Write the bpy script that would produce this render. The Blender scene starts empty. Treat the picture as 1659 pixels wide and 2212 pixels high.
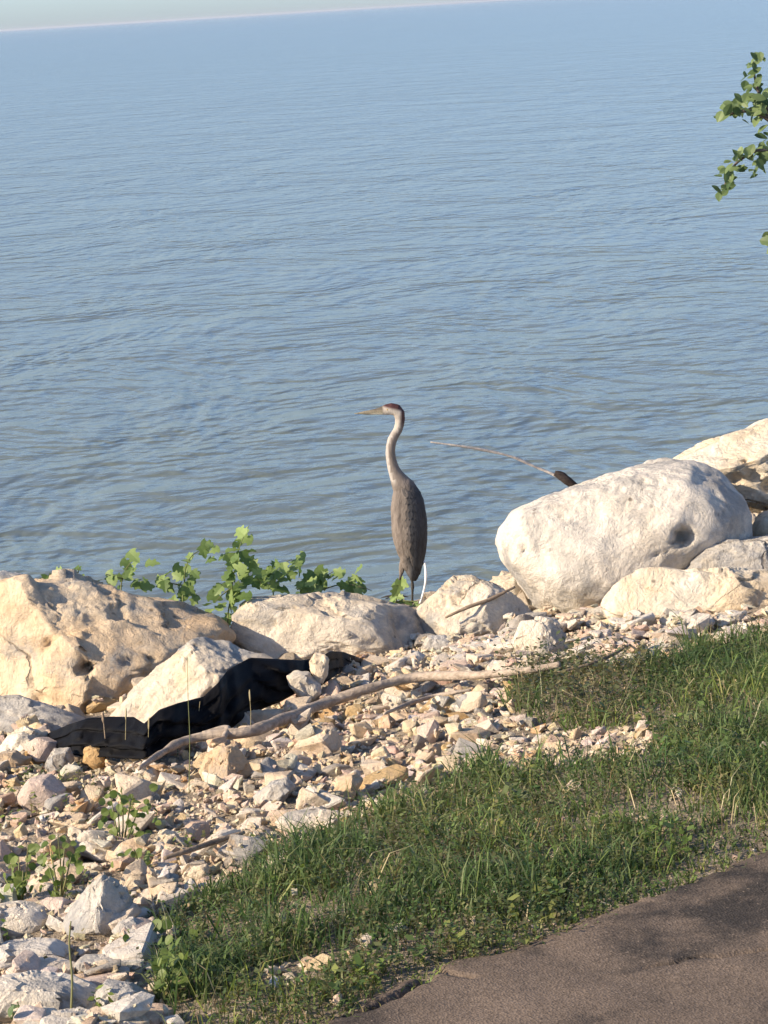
import bpy, bmesh, math, random
import numpy as np
from mathutils import Vector, Matrix

random.seed(7)
RNG = np.random.default_rng(7)
SC = bpy.context.scene
COL = SC.collection
rad = math.radians

# ------------------------------------------------------------------ camera
FPX = 2634.0                      # focal length in pixels of a 768 x 1024 frame
PITCH, ROLL = rad(10.83), rad(3.5)
CAM = np.array([0.0, 0.0, 3.55])
F = np.array([0, math.cos(PITCH), -math.sin(PITCH)])
R0 = np.array([1.0, 0, 0]); U0 = np.array([0, math.sin(PITCH), math.cos(PITCH)])
R = math.cos(ROLL) * R0 - math.sin(ROLL) * U0
U = math.sin(ROLL) * R0 + math.cos(ROLL) * U0
UV = np.array([math.sin(ROLL), 0, math.cos(ROLL)])      # upright direction as the photo shows it
RV = np.array([math.cos(ROLL), 0, -math.sin(ROLL)])
cd = bpy.data.cameras.new('camera'); cam = bpy.data.objects.new('camera', cd); COL.objects.link(cam)
cd.sensor_fit = 'VERTICAL'; cd.sensor_height = 24.0; cd.lens = 24.0 * FPX / 1024
cd.clip_start = 0.1; cd.clip_end = 200000
m = Matrix(((R[0], U[0], -F[0], CAM[0]), (R[1], U[1], -F[1], CAM[1]), (R[2], U[2], -F[2], CAM[2]), (0, 0, 0, 1)))
cam.matrix_world = m
SC.camera = cam

# ------------------------------------------------------------------ sky, sun, exposure
SUN_EL, SUN_AZ = 27.0, -110.0      # azimuth clockwise from the view direction (+Y)
world = bpy.data.worlds.new('World'); SC.world = world; world.use_nodes = True
wn = world.node_tree; wn.nodes.clear()
wo = wn.nodes.new('ShaderNodeOutputWorld'); bg = wn.nodes.new('ShaderNodeBackground'); sk = wn.nodes.new('ShaderNodeTexSky')
sk.sky_type = 'NISHITA'; sk.sun_disc = False
sk.sun_elevation = rad(SUN_EL); sk.sun_rotation = rad(SUN_AZ)
sk.air_density = 0.62; sk.dust_density = 0.8; sk.ozone_density = 3.3
bg.inputs['Strength'].default_value = 0.135
wn.links.new(sk.outputs[0], bg.inputs[0]); wn.links.new(bg.outputs[0], wo.inputs[0])
sd = bpy.data.lights.new('sun', 'SUN'); sun = bpy.data.objects.new('sun', sd); COL.objects.link(sun)
sd.energy = 4.7; sd.angle = rad(0.5); sd.color = (1.0, 0.83, 0.62)
az, el = rad(SUN_AZ), rad(SUN_EL)
to_sun = Vector((math.sin(az) * math.cos(el), math.cos(az) * math.cos(el), math.sin(el)))
sun.rotation_euler = to_sun.to_track_quat('Z', 'Y').to_euler()
sun.location = to_sun * 50
SC.view_settings.view_transform = 'Standard'; SC.view_settings.look = 'None'
SC.view_settings.gamma = 1.0; SC.view_settings.use_curve_mapping = False
SC.view_settings.exposure = 0.75
SC.render.engine = 'CYCLES'
SC.cycles.use_denoising = True
SC.cycles.max_bounces = 6

# ------------------------------------------------------------------ small tools
def hash3(ix, iy, iz, seed):
    h = (ix * 374761393 + iy * 668265263 + iz * 2147483647 + seed * 1274126177) & 0xFFFFFFFF
    h = ((h ^ (h >> 13)) * 1274126177) & 0xFFFFFFFF
    h = ((h ^ (h >> 16)) * 2246822519) & 0xFFFFFFFF
    return ((h ^ (h >> 15)) & 0xFFFFFF) / float(0xFFFFFF)

def vnoise(p, seed=0):
    """smooth value noise in -1..1 for an (n,3) array"""
    p = np.asarray(p, float); i = np.floor(p).astype(np.int64); f = p - i
    f = f * f * f * (f * (f * 6 - 15) + 10)
    out = 0
    for dx in (0, 1):
        wx = f[:, 0] if dx else 1 - f[:, 0]
        for dy in (0, 1):
            wy = f[:, 1] if dy else 1 - f[:, 1]
            for dz in (0, 1):
                wz = f[:, 2] if dz else 1 - f[:, 2]
                out = out + wx * wy * wz * hash3(i[:, 0] + dx, i[:, 1] + dy, i[:, 2] + dz, seed)
    return out * 2 - 1

def fbm(p, seed=0, octs=4, gain=0.5):
    p = np.asarray(p, float); a = 1.0; s = 0; t = 0
    for k in range(octs):
        s = s + a * vnoise(p * (2.03 ** k) + 17.3 * k, seed + k); t += a; a *= gain
    return s / t

def mesh(name, verts, faces, mats=(), smooth=False, tint=None):
    me = bpy.data.meshes.new(name)
    me.from_pydata([tuple(v) for v in verts] if not isinstance(verts, np.ndarray) else verts.tolist(), [], faces if isinstance(faces, list) else faces.tolist())
    for mt in (mats if isinstance(mats, (list, tuple)) else [mats]):
        me.materials.append(mt)
    if smooth:
        me.polygons.foreach_set('use_smooth', [True] * len(me.polygons))
    if tint is not None:
        at = me.attributes.new('tint', 'FLOAT_COLOR', 'POINT')
        at.data.foreach_set('color', np.asarray(tint, np.float32).ravel())
    me.update()
    return me

def link(name, me, parent=None):
    o = bpy.data.objects.new(name, me); COL.objects.link(o)
    if parent is not None:
        o.parent = parent
    return o

def tag(o, label, cat, group=None):
    o['label'] = label; o['category'] = cat
    if group: o['group'] = group
    return o

def empty(name, loc):
    o = bpy.data.objects.new(name, None); COL.objects.link(o); o.location = tuple(loc); o.empty_display_size = 0.1
    return o

def kind(o, k):
    o['kind'] = k
    return o

# --- photo measures (taken on a 1659 x 2212 view of the photo) turned into places
def ray(px, py):
    k = 1024 / 2212.0
    d = F * FPX + R * ((px - 829.5) * k) + U * ((1106 - py) * k)
    return d / np.linalg.norm(d)

NS = np.array([-0.616, 0.788]); TS = np.array([0.788, 0.616])      # towards the water / along the shore
PS = [-80, 5.0, 5.45, 6.2, 8.0, 10.2, 11.0, 11.75, 12.2, 12.9, 16, 60, 40000]
PZ = [0.93, 0.93, 0.93, 0.90, 0.66, 0.33, 0.24, 0.14, 0.02, -0.25, -1.0, -6, -40]
def terr(x, y):
    x = np.asarray(x, float); y = np.asarray(y, float)
    s = NS[0] * x + NS[1] * y
    z = np.interp(s, PS, PZ)
    p = np.stack([x.ravel(), y.ravel(), np.zeros(x.size)], 1)
    w = np.clip((s.ravel() - 5.5) / 0.8, 0, 1)
    n = fbm(p * 1.1, 5, 3) * 0.05 + fbm(p * 7, 9, 2) * 0.012
    return z + (n * w).reshape(x.shape)
def tz(x, y):
    return float(terr(np.array([x]), np.array([y]))[0])

def W(px, py, h=0.0):
    """where the sight line of a photo point meets the ground (plus h)"""
    d = ray(px, py)
    t = np.arange(4.0, 40.0, 0.04)
    P = CAM[None] + d[None] * t[:, None]
    g = P[:, 2] - terr(P[:, 0], P[:, 1]) - h
    i = int(np.argmax(g < 0)) or len(t) - 1
    k = g[i - 1] / (g[i - 1] - g[i]) if i else 0
    return P[i - 1] * (1 - k) + P[i] * k

def WS(px, py, s_):
    """where that sight line crosses the shore line at s_ metres towards the water"""
    d = ray(px, py); return CAM + d * (s_ / float(NS @ d[:2]))

def depth(p):
    return float(np.dot(np.asarray(p) - CAM, F))

def at(px, py, D):
    d = ray(px, py)
    return CAM + d * (D / float(np.dot(d, F)))

def project(P):
    """photo coordinates (1659 x 2212 view) of (n,3) points"""
    q = np.asarray(P) - CAM; D = q @ F; k = 2212 / 1024.0
    return 829.5 + (q @ R) / D * FPX * k, 1106 - (q @ U) / D * FPX * k, D

# ------------------------------------------------------------------ materials
class NT:
    def __init__(self, name):
        self.m = bpy.data.materials.new(name); self.m.use_nodes = True
        self.t = self.m.node_tree; self.t.nodes.clear()
        self.out = self.n('ShaderNodeOutputMaterial')
    def n(self, typ, **kw):
        x = self.t.nodes.new(typ)
        for k, v in kw.items():
            if k in x.inputs: x.inputs[k].default_value = v
            else: setattr(x, k, v)
        return x
    def l(self, a, b):
        self.t.links.new(a, b)
    def ramp(self, fac, stops):
        r = self.n('ShaderNodeValToRGB'); e = r.color_ramp.elements
        while len(e) < len(stops): e.new(0.5)
        for k, (p, c) in enumerate(stops):
            e[k].position = p; e[k].color = (c if len(c) == 4 else (*c, 1)) if isinstance(c, tuple) else (c, c, c, 1)
        self.l(fac, r.inputs[0]); return r.outputs[0]
    def mix(self, fac, a, b, mode='MIX'):
        x = self.n('ShaderNodeMix', data_type='RGBA', blend_type=mode)
        for s, v in ((x.inputs[0], fac), (x.inputs[6], a), (x.inputs[7], b)):
            if hasattr(v, 'links'): self.l(v, s)
            elif isinstance(v, tuple): s.default_value = (*v, 1)
            else: s.default_value = v
        return x.outputs[2]
    def noise(self, vec, scale, detail=4, rough=0.55, dist=0.0):
        x = self.n('ShaderNodeTexNoise'); x.inputs['Scale'].default_value = scale; x.inputs['Detail'].default_value = detail
        x.inputs['Roughness'].default_value = rough; x.inputs['Distortion'].default_value = dist
        self.l(vec, x.inputs['Vector']); return x.outputs['Fac']
    def math(self, op, a, b=0.0):
        x = self.n('ShaderNodeMath', operation=op)
        for s, v in ((x.inputs[0], a), (x.inputs[1], b)):
            if hasattr(v, 'links'): self.l(v, s)
            else: s.default_value = v
        return x.outputs[0]
    def bsdf(self, col, rough=0.8, bump=None, bdist=0.01, bstr=1.0, spec=0.3):
        b = self.n('ShaderNodeBsdfPrincipled'); b.inputs['Roughness'].default_value = rough
        b.inputs['Specular IOR Level'].default_value = spec
        if hasattr(col, 'links'): self.l(col, b.inputs['Base Color'])
        else: b.inputs['Base Color'].default_value = (*col, 1)
        if bump is not None:
            bn = self.n('ShaderNodeBump'); bn.inputs['Distance'].default_value = bdist; bn.inputs['Strength'].default_value = bstr
            self.l(bump, bn.inputs['Height']); self.l(bn.outputs[0], b.inputs['Normal'])
        self.l(b.outputs[0], self.out.inputs['Surface']); self.b = b
        return b

def stone_mat(name, light, tan, grey, grey_cut=0.55, tan_cut=0.5, pits=True, scale=1.0, vary=False, tint=False, ochre=(0.50, 0.31, 0.13), och=0.66, cracks=True):
    t = NT(name); pos = t.n('ShaderNodeNewGeometry').outputs['Position']
    a = t.noise(pos, 2.1 * scale, 6, 0.6, 0.4)
    c = t.mix(t.ramp(a, [(tan_cut - 0.12, 0.0), (tan_cut + 0.12, 1.0)]), light, tan)
    o = t.noise(pos, 3.7 * scale, 5, 0.65, 0.8)
    c = t.mix(t.ramp(o, [(och - 0.03, 0.0), (och + 0.09, 0.8)]), c, ochre)
    g = t.noise(pos, 2.9 * scale, 8, 0.68, 0.6)
    c = t.mix(t.ramp(g, [(grey_cut - 0.02, 0.0), (grey_cut + 0.1, 0.9)]), c, grey)
    fine = t.noise(pos, 34 * scale, 5, 0.7)
    c = t.mix(0.55, c, t.ramp(fine, [(0.25, 0.52), (0.7, 1.0)]), 'MULTIPLY')
    if pits:
        v = t.n('ShaderNodeTexVoronoi'); v.inputs['Scale'].default_value = 13 * scale; t.l(pos, v.inputs['Vector'])
        pm = t.math('MULTIPLY', t.ramp(v.outputs['Distance'], [(0.10, 1.0), (0.2, 0.0)]), t.ramp(t.noise(pos, 5 * scale, 2), [(0.56, 0.0), (0.62, 0.75)]))
        c = t.mix(pm, c, (0.13, 0.10, 0.075))
    crk = None
    if pits:
        wv_ = t.n('ShaderNodeVectorMath', operation='MULTIPLY_ADD'); nz_ = t.n('ShaderNodeTexNoise'); nz_.inputs['Scale'].default_value = 3.0; nz_.inputs['Detail'].default_value = 5
        t.l(pos, nz_.inputs['Vector']); t.l(nz_.outputs['Color'], wv_.inputs[0]); wv_.inputs[1].default_value = (0.35, 0.35, 0.35); t.l(pos, wv_.inputs[2])
        ve = t.n('ShaderNodeTexVoronoi', feature='DISTANCE_TO_EDGE'); ve.inputs['Scale'].default_value = 2.3; t.l(wv_.outputs[0], ve.inputs['Vector'])
        crk = t.math('MULTIPLY', t.ramp(ve.outputs['Distance'], [(0.004, 1.0), (0.022, 0.0)]), t.ramp(t.noise(pos, 1.7, 3), [(0.52, 0.0), (0.62, 0.7 if cracks else 0.0)]))
        c = t.mix(crk, c, (0.20, 0.155, 0.11))
        lich = t.ramp(t.noise(pos, 6.5, 9, 0.75, 0.5), [(0.58, 0.0), (0.70, 0.55)])
        c = t.mix(lich, c, (grey[0] * 0.8, grey[1] * 0.8, grey[2] * 0.8))
    if vary:
        oi = t.n('ShaderNodeObjectInfo').outputs['Random']
        c = t.mix(0.8, c, t.ramp(oi, [(0.0, (0.72, 0.65, 0.57)), (0.25, (0.98, 0.91, 0.82)), (0.5, (0.88, 0.86, 0.84)), (0.75, (1.0, 0.97, 0.92)), (1.0, (0.92, 0.78, 0.63))]), 'MULTIPLY')
    if tint:
        at_ = t.n('ShaderNodeAttribute', attribute_name='tint').outputs['Color']
        c = t.mix(1.0, c, at_, 'MULTIPLY')
    b1 = t.noise(pos, 9 * scale, 8, 0.7, 0.5); b2 = t.noise(pos, 42 * scale, 6, 0.7)
    h = t.math('ADD', t.math('MULTIPLY', b1, 1.0), t.math('MULTIPLY', b2, 0.28))
    if crk is not None: h = t.math('SUBTRACT', h, t.math('MULTIPLY', crk, 0.5))
    t.bsdf(c, 0.88, h, 0.045 / scale ** 0.5, 0.9, spec=0.2)
    return t.m

CREAM, TAN, GREY, WHITE = (0.78, 0.68, 0.54), (0.66, 0.49, 0.30), (0.34, 0.335, 0.325), (0.80, 0.76, 0.70)
M = {}
M['boulder_tan'] = stone_mat('tan_limestone', (0.80, 0.66, 0.48), (0.70, 0.51, 0.32), (0.40, 0.38, 0.35), 0.55, 0.50)
M['boulder_mid'] = stone_mat('pale_limestone', (0.80, 0.71, 0.58), (0.72, 0.58, 0.40), (0.38, 0.37, 0.35), 0.50, 0.55)
M['boulder_white'] = stone_mat('white_limestone', (0.80, 0.73, 0.63), (0.70, 0.60, 0.46), (0.44, 0.42, 0.39), 0.51, 0.62, och=0.74, cracks=False)
M['boulder_yellow'] = stone_mat('yellow_limestone', (0.84, 0.76, 0.62), (0.78, 0.62, 0.42), (0.48, 0.43, 0.37), 0.62, 0.52)
M['boulder_grey'] = stone_mat('grey_limestone', (0.66, 0.63, 0.58), (0.55, 0.49, 0.40), (0.36, 0.36, 0.36), 0.50, 0.5)
M['rock_white'] = stone_mat('white_rock', (0.86, 0.80, 0.71), (0.78, 0.70, 0.60), (0.48, 0.47, 0.46), 0.6, 0.6, False, 3.0, True)
M['rock_tan'] = stone_mat('tan_rock', (0.84, 0.73, 0.58), (0.74, 0.59, 0.43), (0.36, 0.33, 0.29), 0.6, 0.5, False, 3.0, True)
M['rock_ochre'] = stone_mat('ochre_rock', (0.70, 0.53, 0.30), (0.58, 0.41, 0.21), (0.38, 0.31, 0.24), 0.6, 0.5, False, 3.0, True)
M['rock_grey'] = stone_mat('grey_rock', (0.50, 0.49, 0.47), (0.44, 0.40, 0.35), (0.28, 0.28, 0.28), 0.55, 0.5, False, 3.0, True)
M['rock_pink'] = stone_mat('pink_rock', (0.80, 0.68, 0.60), (0.70, 0.56, 0.48), (0.42, 0.38, 0.36), 0.6, 0.5, False, 3.0, True)
M['rubble'] = stone_mat('rubble_stone', (0.86, 0.79, 0.69), (0.77, 0.65, 0.50), (0.45, 0.42, 0.38), 0.62, 0.55, False, 3.0, False, True)

t = NT('shore_soil'); pos = t.n('ShaderNodeNewGeometry').outputs['Position']
c = t.ramp(t.noise(pos, 3.0, 8, 0.7), [(0.3, (0.30, 0.24, 0.175)), (0.55, (0.52, 0.43, 0.325)), (0.75, (0.66, 0.57, 0.45))])
c = t.mix(0.6, c, t.ramp(t.noise(pos, 60, 4, 0.7), [(0.3, 0.45), (0.7, 1.0)]), 'MULTIPLY')
t.bsdf(c, 0.95, t.math('ADD', t.noise(pos, 25, 6, 0.75), t.noise(pos, 90, 3)), 0.03, 1.0, 0.1); M['soil'] = t.m

t = NT('worn_asphalt_painted_shade'); pos = t.n('ShaderNodeNewGeometry').outputs['Position']
c = t.ramp(t.noise(pos, 1.9, 5, 0.6, 0.3), [(0.40, (0.066, 0.057, 0.050)), (0.49, (0.175, 0.136, 0.106)), (0.7, (0.235, 0.180, 0.138))])  # dark blotches: dappled tree shade painted into the asphalt colour
v = t.n('ShaderNodeTexVoronoi'); v.inputs['Scale'].default_value = 140; t.l(pos, v.inputs['Vector'])
c = t.mix(0.65, c, t.ramp(v.outputs['Color'], [(0.05, 0.25), (0.6, 0.8), (0.95, 1.0)]), 'MULTIPLY')
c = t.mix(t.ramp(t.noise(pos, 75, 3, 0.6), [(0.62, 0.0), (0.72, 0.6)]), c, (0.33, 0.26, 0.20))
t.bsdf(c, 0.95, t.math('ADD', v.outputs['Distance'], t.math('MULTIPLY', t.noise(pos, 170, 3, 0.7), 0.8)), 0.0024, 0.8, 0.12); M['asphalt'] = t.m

t = NT('lake_water'); tc = t.n('ShaderNodeNewGeometry').outputs['Position']
def wave(rz, sx, sy, scale, detail, rough, dist=0.3):
    mp = t.n('ShaderNodeMapping'); mp.inputs['Rotation'].default_value = (0, 0, rad(rz)); mp.inputs['Scale'].default_value = (sx, sy, 1)
    t.l(tc, mp.inputs['Vector']); return t.noise(mp.outputs[0], scale, detail, rough, dist)
patch = t.ramp(wave(20, 0.6, 1.0, 0.06, 3, 0.6, 0.8), [(0.32, 0.65), (0.68, 1.2)])          # gusts roughen some stretches
h = t.math('MULTIPLY', wave(14, 0.9, 1.0, 2.5, 4, 0.55, 0.5), 0.034)
h = t.math('ADD', h, t.math('MULTIPLY', wave(-16, 0.9, 1.0, 7.0, 2, 0.5, 0.4), 0.007))
h = t.math('ADD', h, t.math('MULTIPLY', wave(30, 1.15, 1.0, 0.95, 3, 0.6, 0.5), 0.070))
h = t.math('MULTIPLY', h, patch)
h = t.math('ADD', h, t.math('MULTIPLY', wave(8, 1.4, 1.0, 0.27, 4, 0.68, 0.5), 0.27))
t.bsdf((0.136, 0.158, 0.130), 0.18, h, 1.0, 1.0, 0.42); t.b.inputs['IOR'].default_value = 1.333; M['water'] = t.m

t = NT('black_geotextile'); pos = t.n('ShaderNodeNewGeometry').outputs['Position']
c = t.ramp(t.noise(pos, 6, 6, 0.7), [(0.35, (0.005, 0.005, 0.006)), (0.55, (0.007, 0.007, 0.008)), (0.80, (0.013, 0.012, 0.011))])
t.bsdf(c, 0.62, t.noise(pos, 120, 3), 0.003, 0.6, 0.06); M['fabric'] = t.m

def wood(name, a, b, scale=1.0):
    t = NT(name); pos = t.n('ShaderNodeNewGeometry').outputs['Position']
    mp = t.n('ShaderNodeMapping'); mp.inputs['Scale'].default_value = (6 * scale, 40 * scale, 40 * scale); t.l(pos, mp.inputs['Vector'])
    n1 = t.noise(mp.outputs[0], 1.0, 6, 0.65)
    c = t.mix(t.ramp(n1, [(0.3, 0.0), (0.7, 1.0)]), a, b)
    t.bsdf(c, 0.85, t.math('ADD', n1, t.noise(pos, 30, 4)), 0.012, 0.9, 0.2); return t.m
M['driftwood'] = wood('weathered_driftwood', (0.24, 0.19, 0.145), (0.52, 0.43, 0.34))
M['twig'] = wood('dry_twig', (0.18, 0.13, 0.09), (0.36, 0.28, 0.2))
M['bark'] = wood('tree_bark', (0.07, 0.055, 0.045), (0.17, 0.135, 0.11), 0.5)
M['darkwood'] = wood('dark_wet_wood', (0.02, 0.016, 0.014), (0.06, 0.045, 0.04))
M['palewood'] = wood('bleached_wood', (0.28, 0.24, 0.22), (0.55, 0.50, 0.45))

def leafmat(name, a, b, trans=0.35, vary='obj', rough=0.5):
    t = NT(name)
    if vary == 'obj': r = t.n('ShaderNodeObjectInfo').outputs['Random']
    else: r = t.n('ShaderNodeAttribute', attribute_name='tint').outputs['Color']
    if vary == 'obj':
        c = t.mix(r, a, b)
    else:
        c = r
    pos = t.n('ShaderNodeNewGeometry').outputs['Position']
    c = t.mix(0.4, c, t.ramp(t.noise(pos, 45, 3), [(0.3, 0.6), (0.7, 1.0)]), 'MULTIPLY')
    b_ = t.n('ShaderNodeBsdfPrincipled'); b_.inputs['Roughness'].default_value = rough; b_.inputs['Specular IOR Level'].default_value = 0.3
    tr = t.n('ShaderNodeBsdfTranslucent'); ms = t.n('ShaderNodeMixShader'); ms.inputs[0].default_value = trans
    t.l(c, b_.inputs['Base Color'])
    hs = t.n('ShaderNodeHueSaturation'); hs.inputs['Value'].default_value = 1.3; hs.inputs['Saturation'].default_value = 1.1; t.l(c, hs.inputs['Color']); t.l(hs.outputs[0], tr.inputs['Color'])
    t.l(b_.outputs[0], ms.inputs[1]); t.l(tr.outputs[0], ms.inputs[2]); t.l(ms.outputs[0], t.out.inputs['Surface'])
    return t.m
M['vine_leaf'] = leafmat('vine_leaf_green', (0.11, 0.18, 0.05), (0.30, 0.40, 0.14))
M['tree_leaf'] = leafmat('tree_leaf_green', (0.075, 0.125, 0.045), (0.20, 0.27, 0.11), 0.3)
M['weed_leaf'] = leafmat('weed_leaf_green', (0.09, 0.14, 0.03), (0.20, 0.25, 0.07))
M['blade'] = leafmat('grass_blades', None, None, 0.3, 'tint', 0.55)
M['stem'] = leafmat('green_stem', (0.16, 0.20, 0.07), (0.24, 0.22, 0.10), 0.1)
M['drystalk'] = leafmat('dry_stalk', (0.42, 0.36, 0.18), (0.55, 0.47, 0.27), 0.15)

# ------------------------------------------------------------------ ground, water, road
def axis(lo, hi, fine_lo, fine_hi, step, grow=1.35):
    a = list(np.arange(fine_lo, fine_hi + 1e-6, step)); s = step
    while a[-1] < hi: s *= grow; a.append(min(a[-1] + s, hi))
    s = step; b = [fine_lo]
    while b[-1] > lo: s *= grow; b.append(max(b[-1] - s, lo))
    return np.array(b[:0:-1] + a)

def gridfaces(nx, ny):
    i = np.arange(nx * ny).reshape(ny, nx)
    return np.stack([i[:-1, :-1].ravel(), i[:-1, 1:].ravel(), i[1:, 1:].ravel(), i[1:, :-1].ravel()], 1)

aa = axis(-300, 300, -3.5, 16, 0.05); ss = axis(-60, 90, 4.5, 13, 0.05)
A_, S_ = np.meshgrid(aa, ss)
X = TS[0] * A_ + NS[0] * S_; Y = TS[1] * A_ + NS[1] * S_
Z = terr(X, Y)
ground = link('ground', mesh('ground', np.stack([X.ravel(), Y.ravel(), Z.ravel()], 1), gridfaces(len(aa), len(ss)), M['soil'], True))
kind(ground, 'structure')

wv = []
for (a_, s_) in ((-14000, 9.5), (14000, 9.5), (14000, 20000), (-14000, 20000)):
    wv.append((TS[0] * a_ + NS[0] * s_, TS[1] * a_ + NS[1] * s_, 0.0))
water = kind(link('water', mesh('water', wv, [(0, 1, 2, 3)], M['water'])), 'structure')

# asphalt path: a sheet with a ragged, broken edge and a crack
edge_px = [(560, 2285), (640, 2240), (740, 2192), (830, 2145), (930, 2098), (1000, 2072), (1100, 2046), (1200, 2014), (1300, 1982), (1400, 1946), (1500, 1905), (1580, 1872), (1659, 1838), (1750, 1800)]
EP = np.array([W(*p)[:2] for p in edge_px]); EA = EP @ TS; ES = EP @ NS
def edge_s(a):
    a = np.asarray(a, float)
    e = np.interp(a, EA, ES); p = np.stack([a, a * 0, a * 0], 1)
    return e + 0.035 * fbm(p * 6, 31, 4, 0.6) + 0.02 * fbm(p * 30, 33, 2)
ra = axis(-120, 120, float(EA[0]) - 0.3, float(EA[-1]) + 0.3, 0.012, 1.25)
rb = axis(0, 6.0, 0, 1.6, 0.012, 1.3)
RA, RB = np.meshgrid(ra, rb)
es = edge_s(ra)[None, :].repeat(len(rb), 0)
RS = es - RB
X = TS[0] * RA + NS[0] * RS; Y = TS[1] * RA + NS[1] * RS
p3 = np.stack([X.ravel(), Y.ravel(), np.zeros(X.size)], 1)
Zr = 0.957 + (0.0005 * vnoise(p3 * 45, 3) + 0.004 * fbm(p3 * 8, 4, 3) + 0.012 * fbm(p3 * 1.3, 6, 2)).reshape(X.shape)
Zr -= 0.03 * np.exp(-RB / 0.03)                                   # the crumbled edge dips to the soil
def crack(pts, depth_, wid):
    global Zr
    C = np.array([W(*q)[:2] for q in pts]); d = np.full(X.size, 9.0); xy = p3[:, :2] + 0.02 * np.stack([fbm(p3 * 14, 41, 3), fbm(p3 * 14, 47, 3)], 1)
    for q in range(len(C) - 1):
        v = C[q + 1] - C[q]; tt = np.clip(((xy - C[q]) @ v) / (v @ v), 0, 1)
        d = np.minimum(d, np.linalg.norm(xy - C[q] - tt[:, None] * v, axis=1))
    Zr -= (depth_ * np.exp(-(d / wid) ** 2)).reshape(X.shape)
crack([(936, 2092), (928, 2118), (905, 2140), (860, 2166), (800, 2190), (740, 2205), (640, 2230)], 0.045, 0.011)
crack([(930, 2100), (975, 2122), (1020, 2130)], 0.02, 0.008)
crack([(1400, 2110), (1480, 2090), (1560, 2085), (1700, 2060)], 0.015, 0.007)
for (q0, q1) in ((1210, 1700),):
    crack([(q0 + k * 55, 2018 - k * 21 + 6 * math.sin(k * 1.7)) for k in range(10)], 0.02, 0.008)
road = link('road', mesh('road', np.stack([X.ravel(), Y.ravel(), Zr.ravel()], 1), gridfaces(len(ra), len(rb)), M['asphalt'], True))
kind(road, 'structure')
# skirt so that the asphalt has an edge of its own thickness is given by the dip above

# ------------------------------------------------------------------ boulders and big stones
def sphere_dirs(sub):
    bm = bmesh.new(); bmesh.ops.create_icosphere(bm, subdivisions=sub, radius=1.0)
    v = np.array([x.co[:] for x in bm.verts]); f = [[x.index for x in q.verts] for q in bm.faces]; bm.free()
    return v, f
SPH = {k: sphere_dirs(k) for k in (4, 5, 6)}

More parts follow.
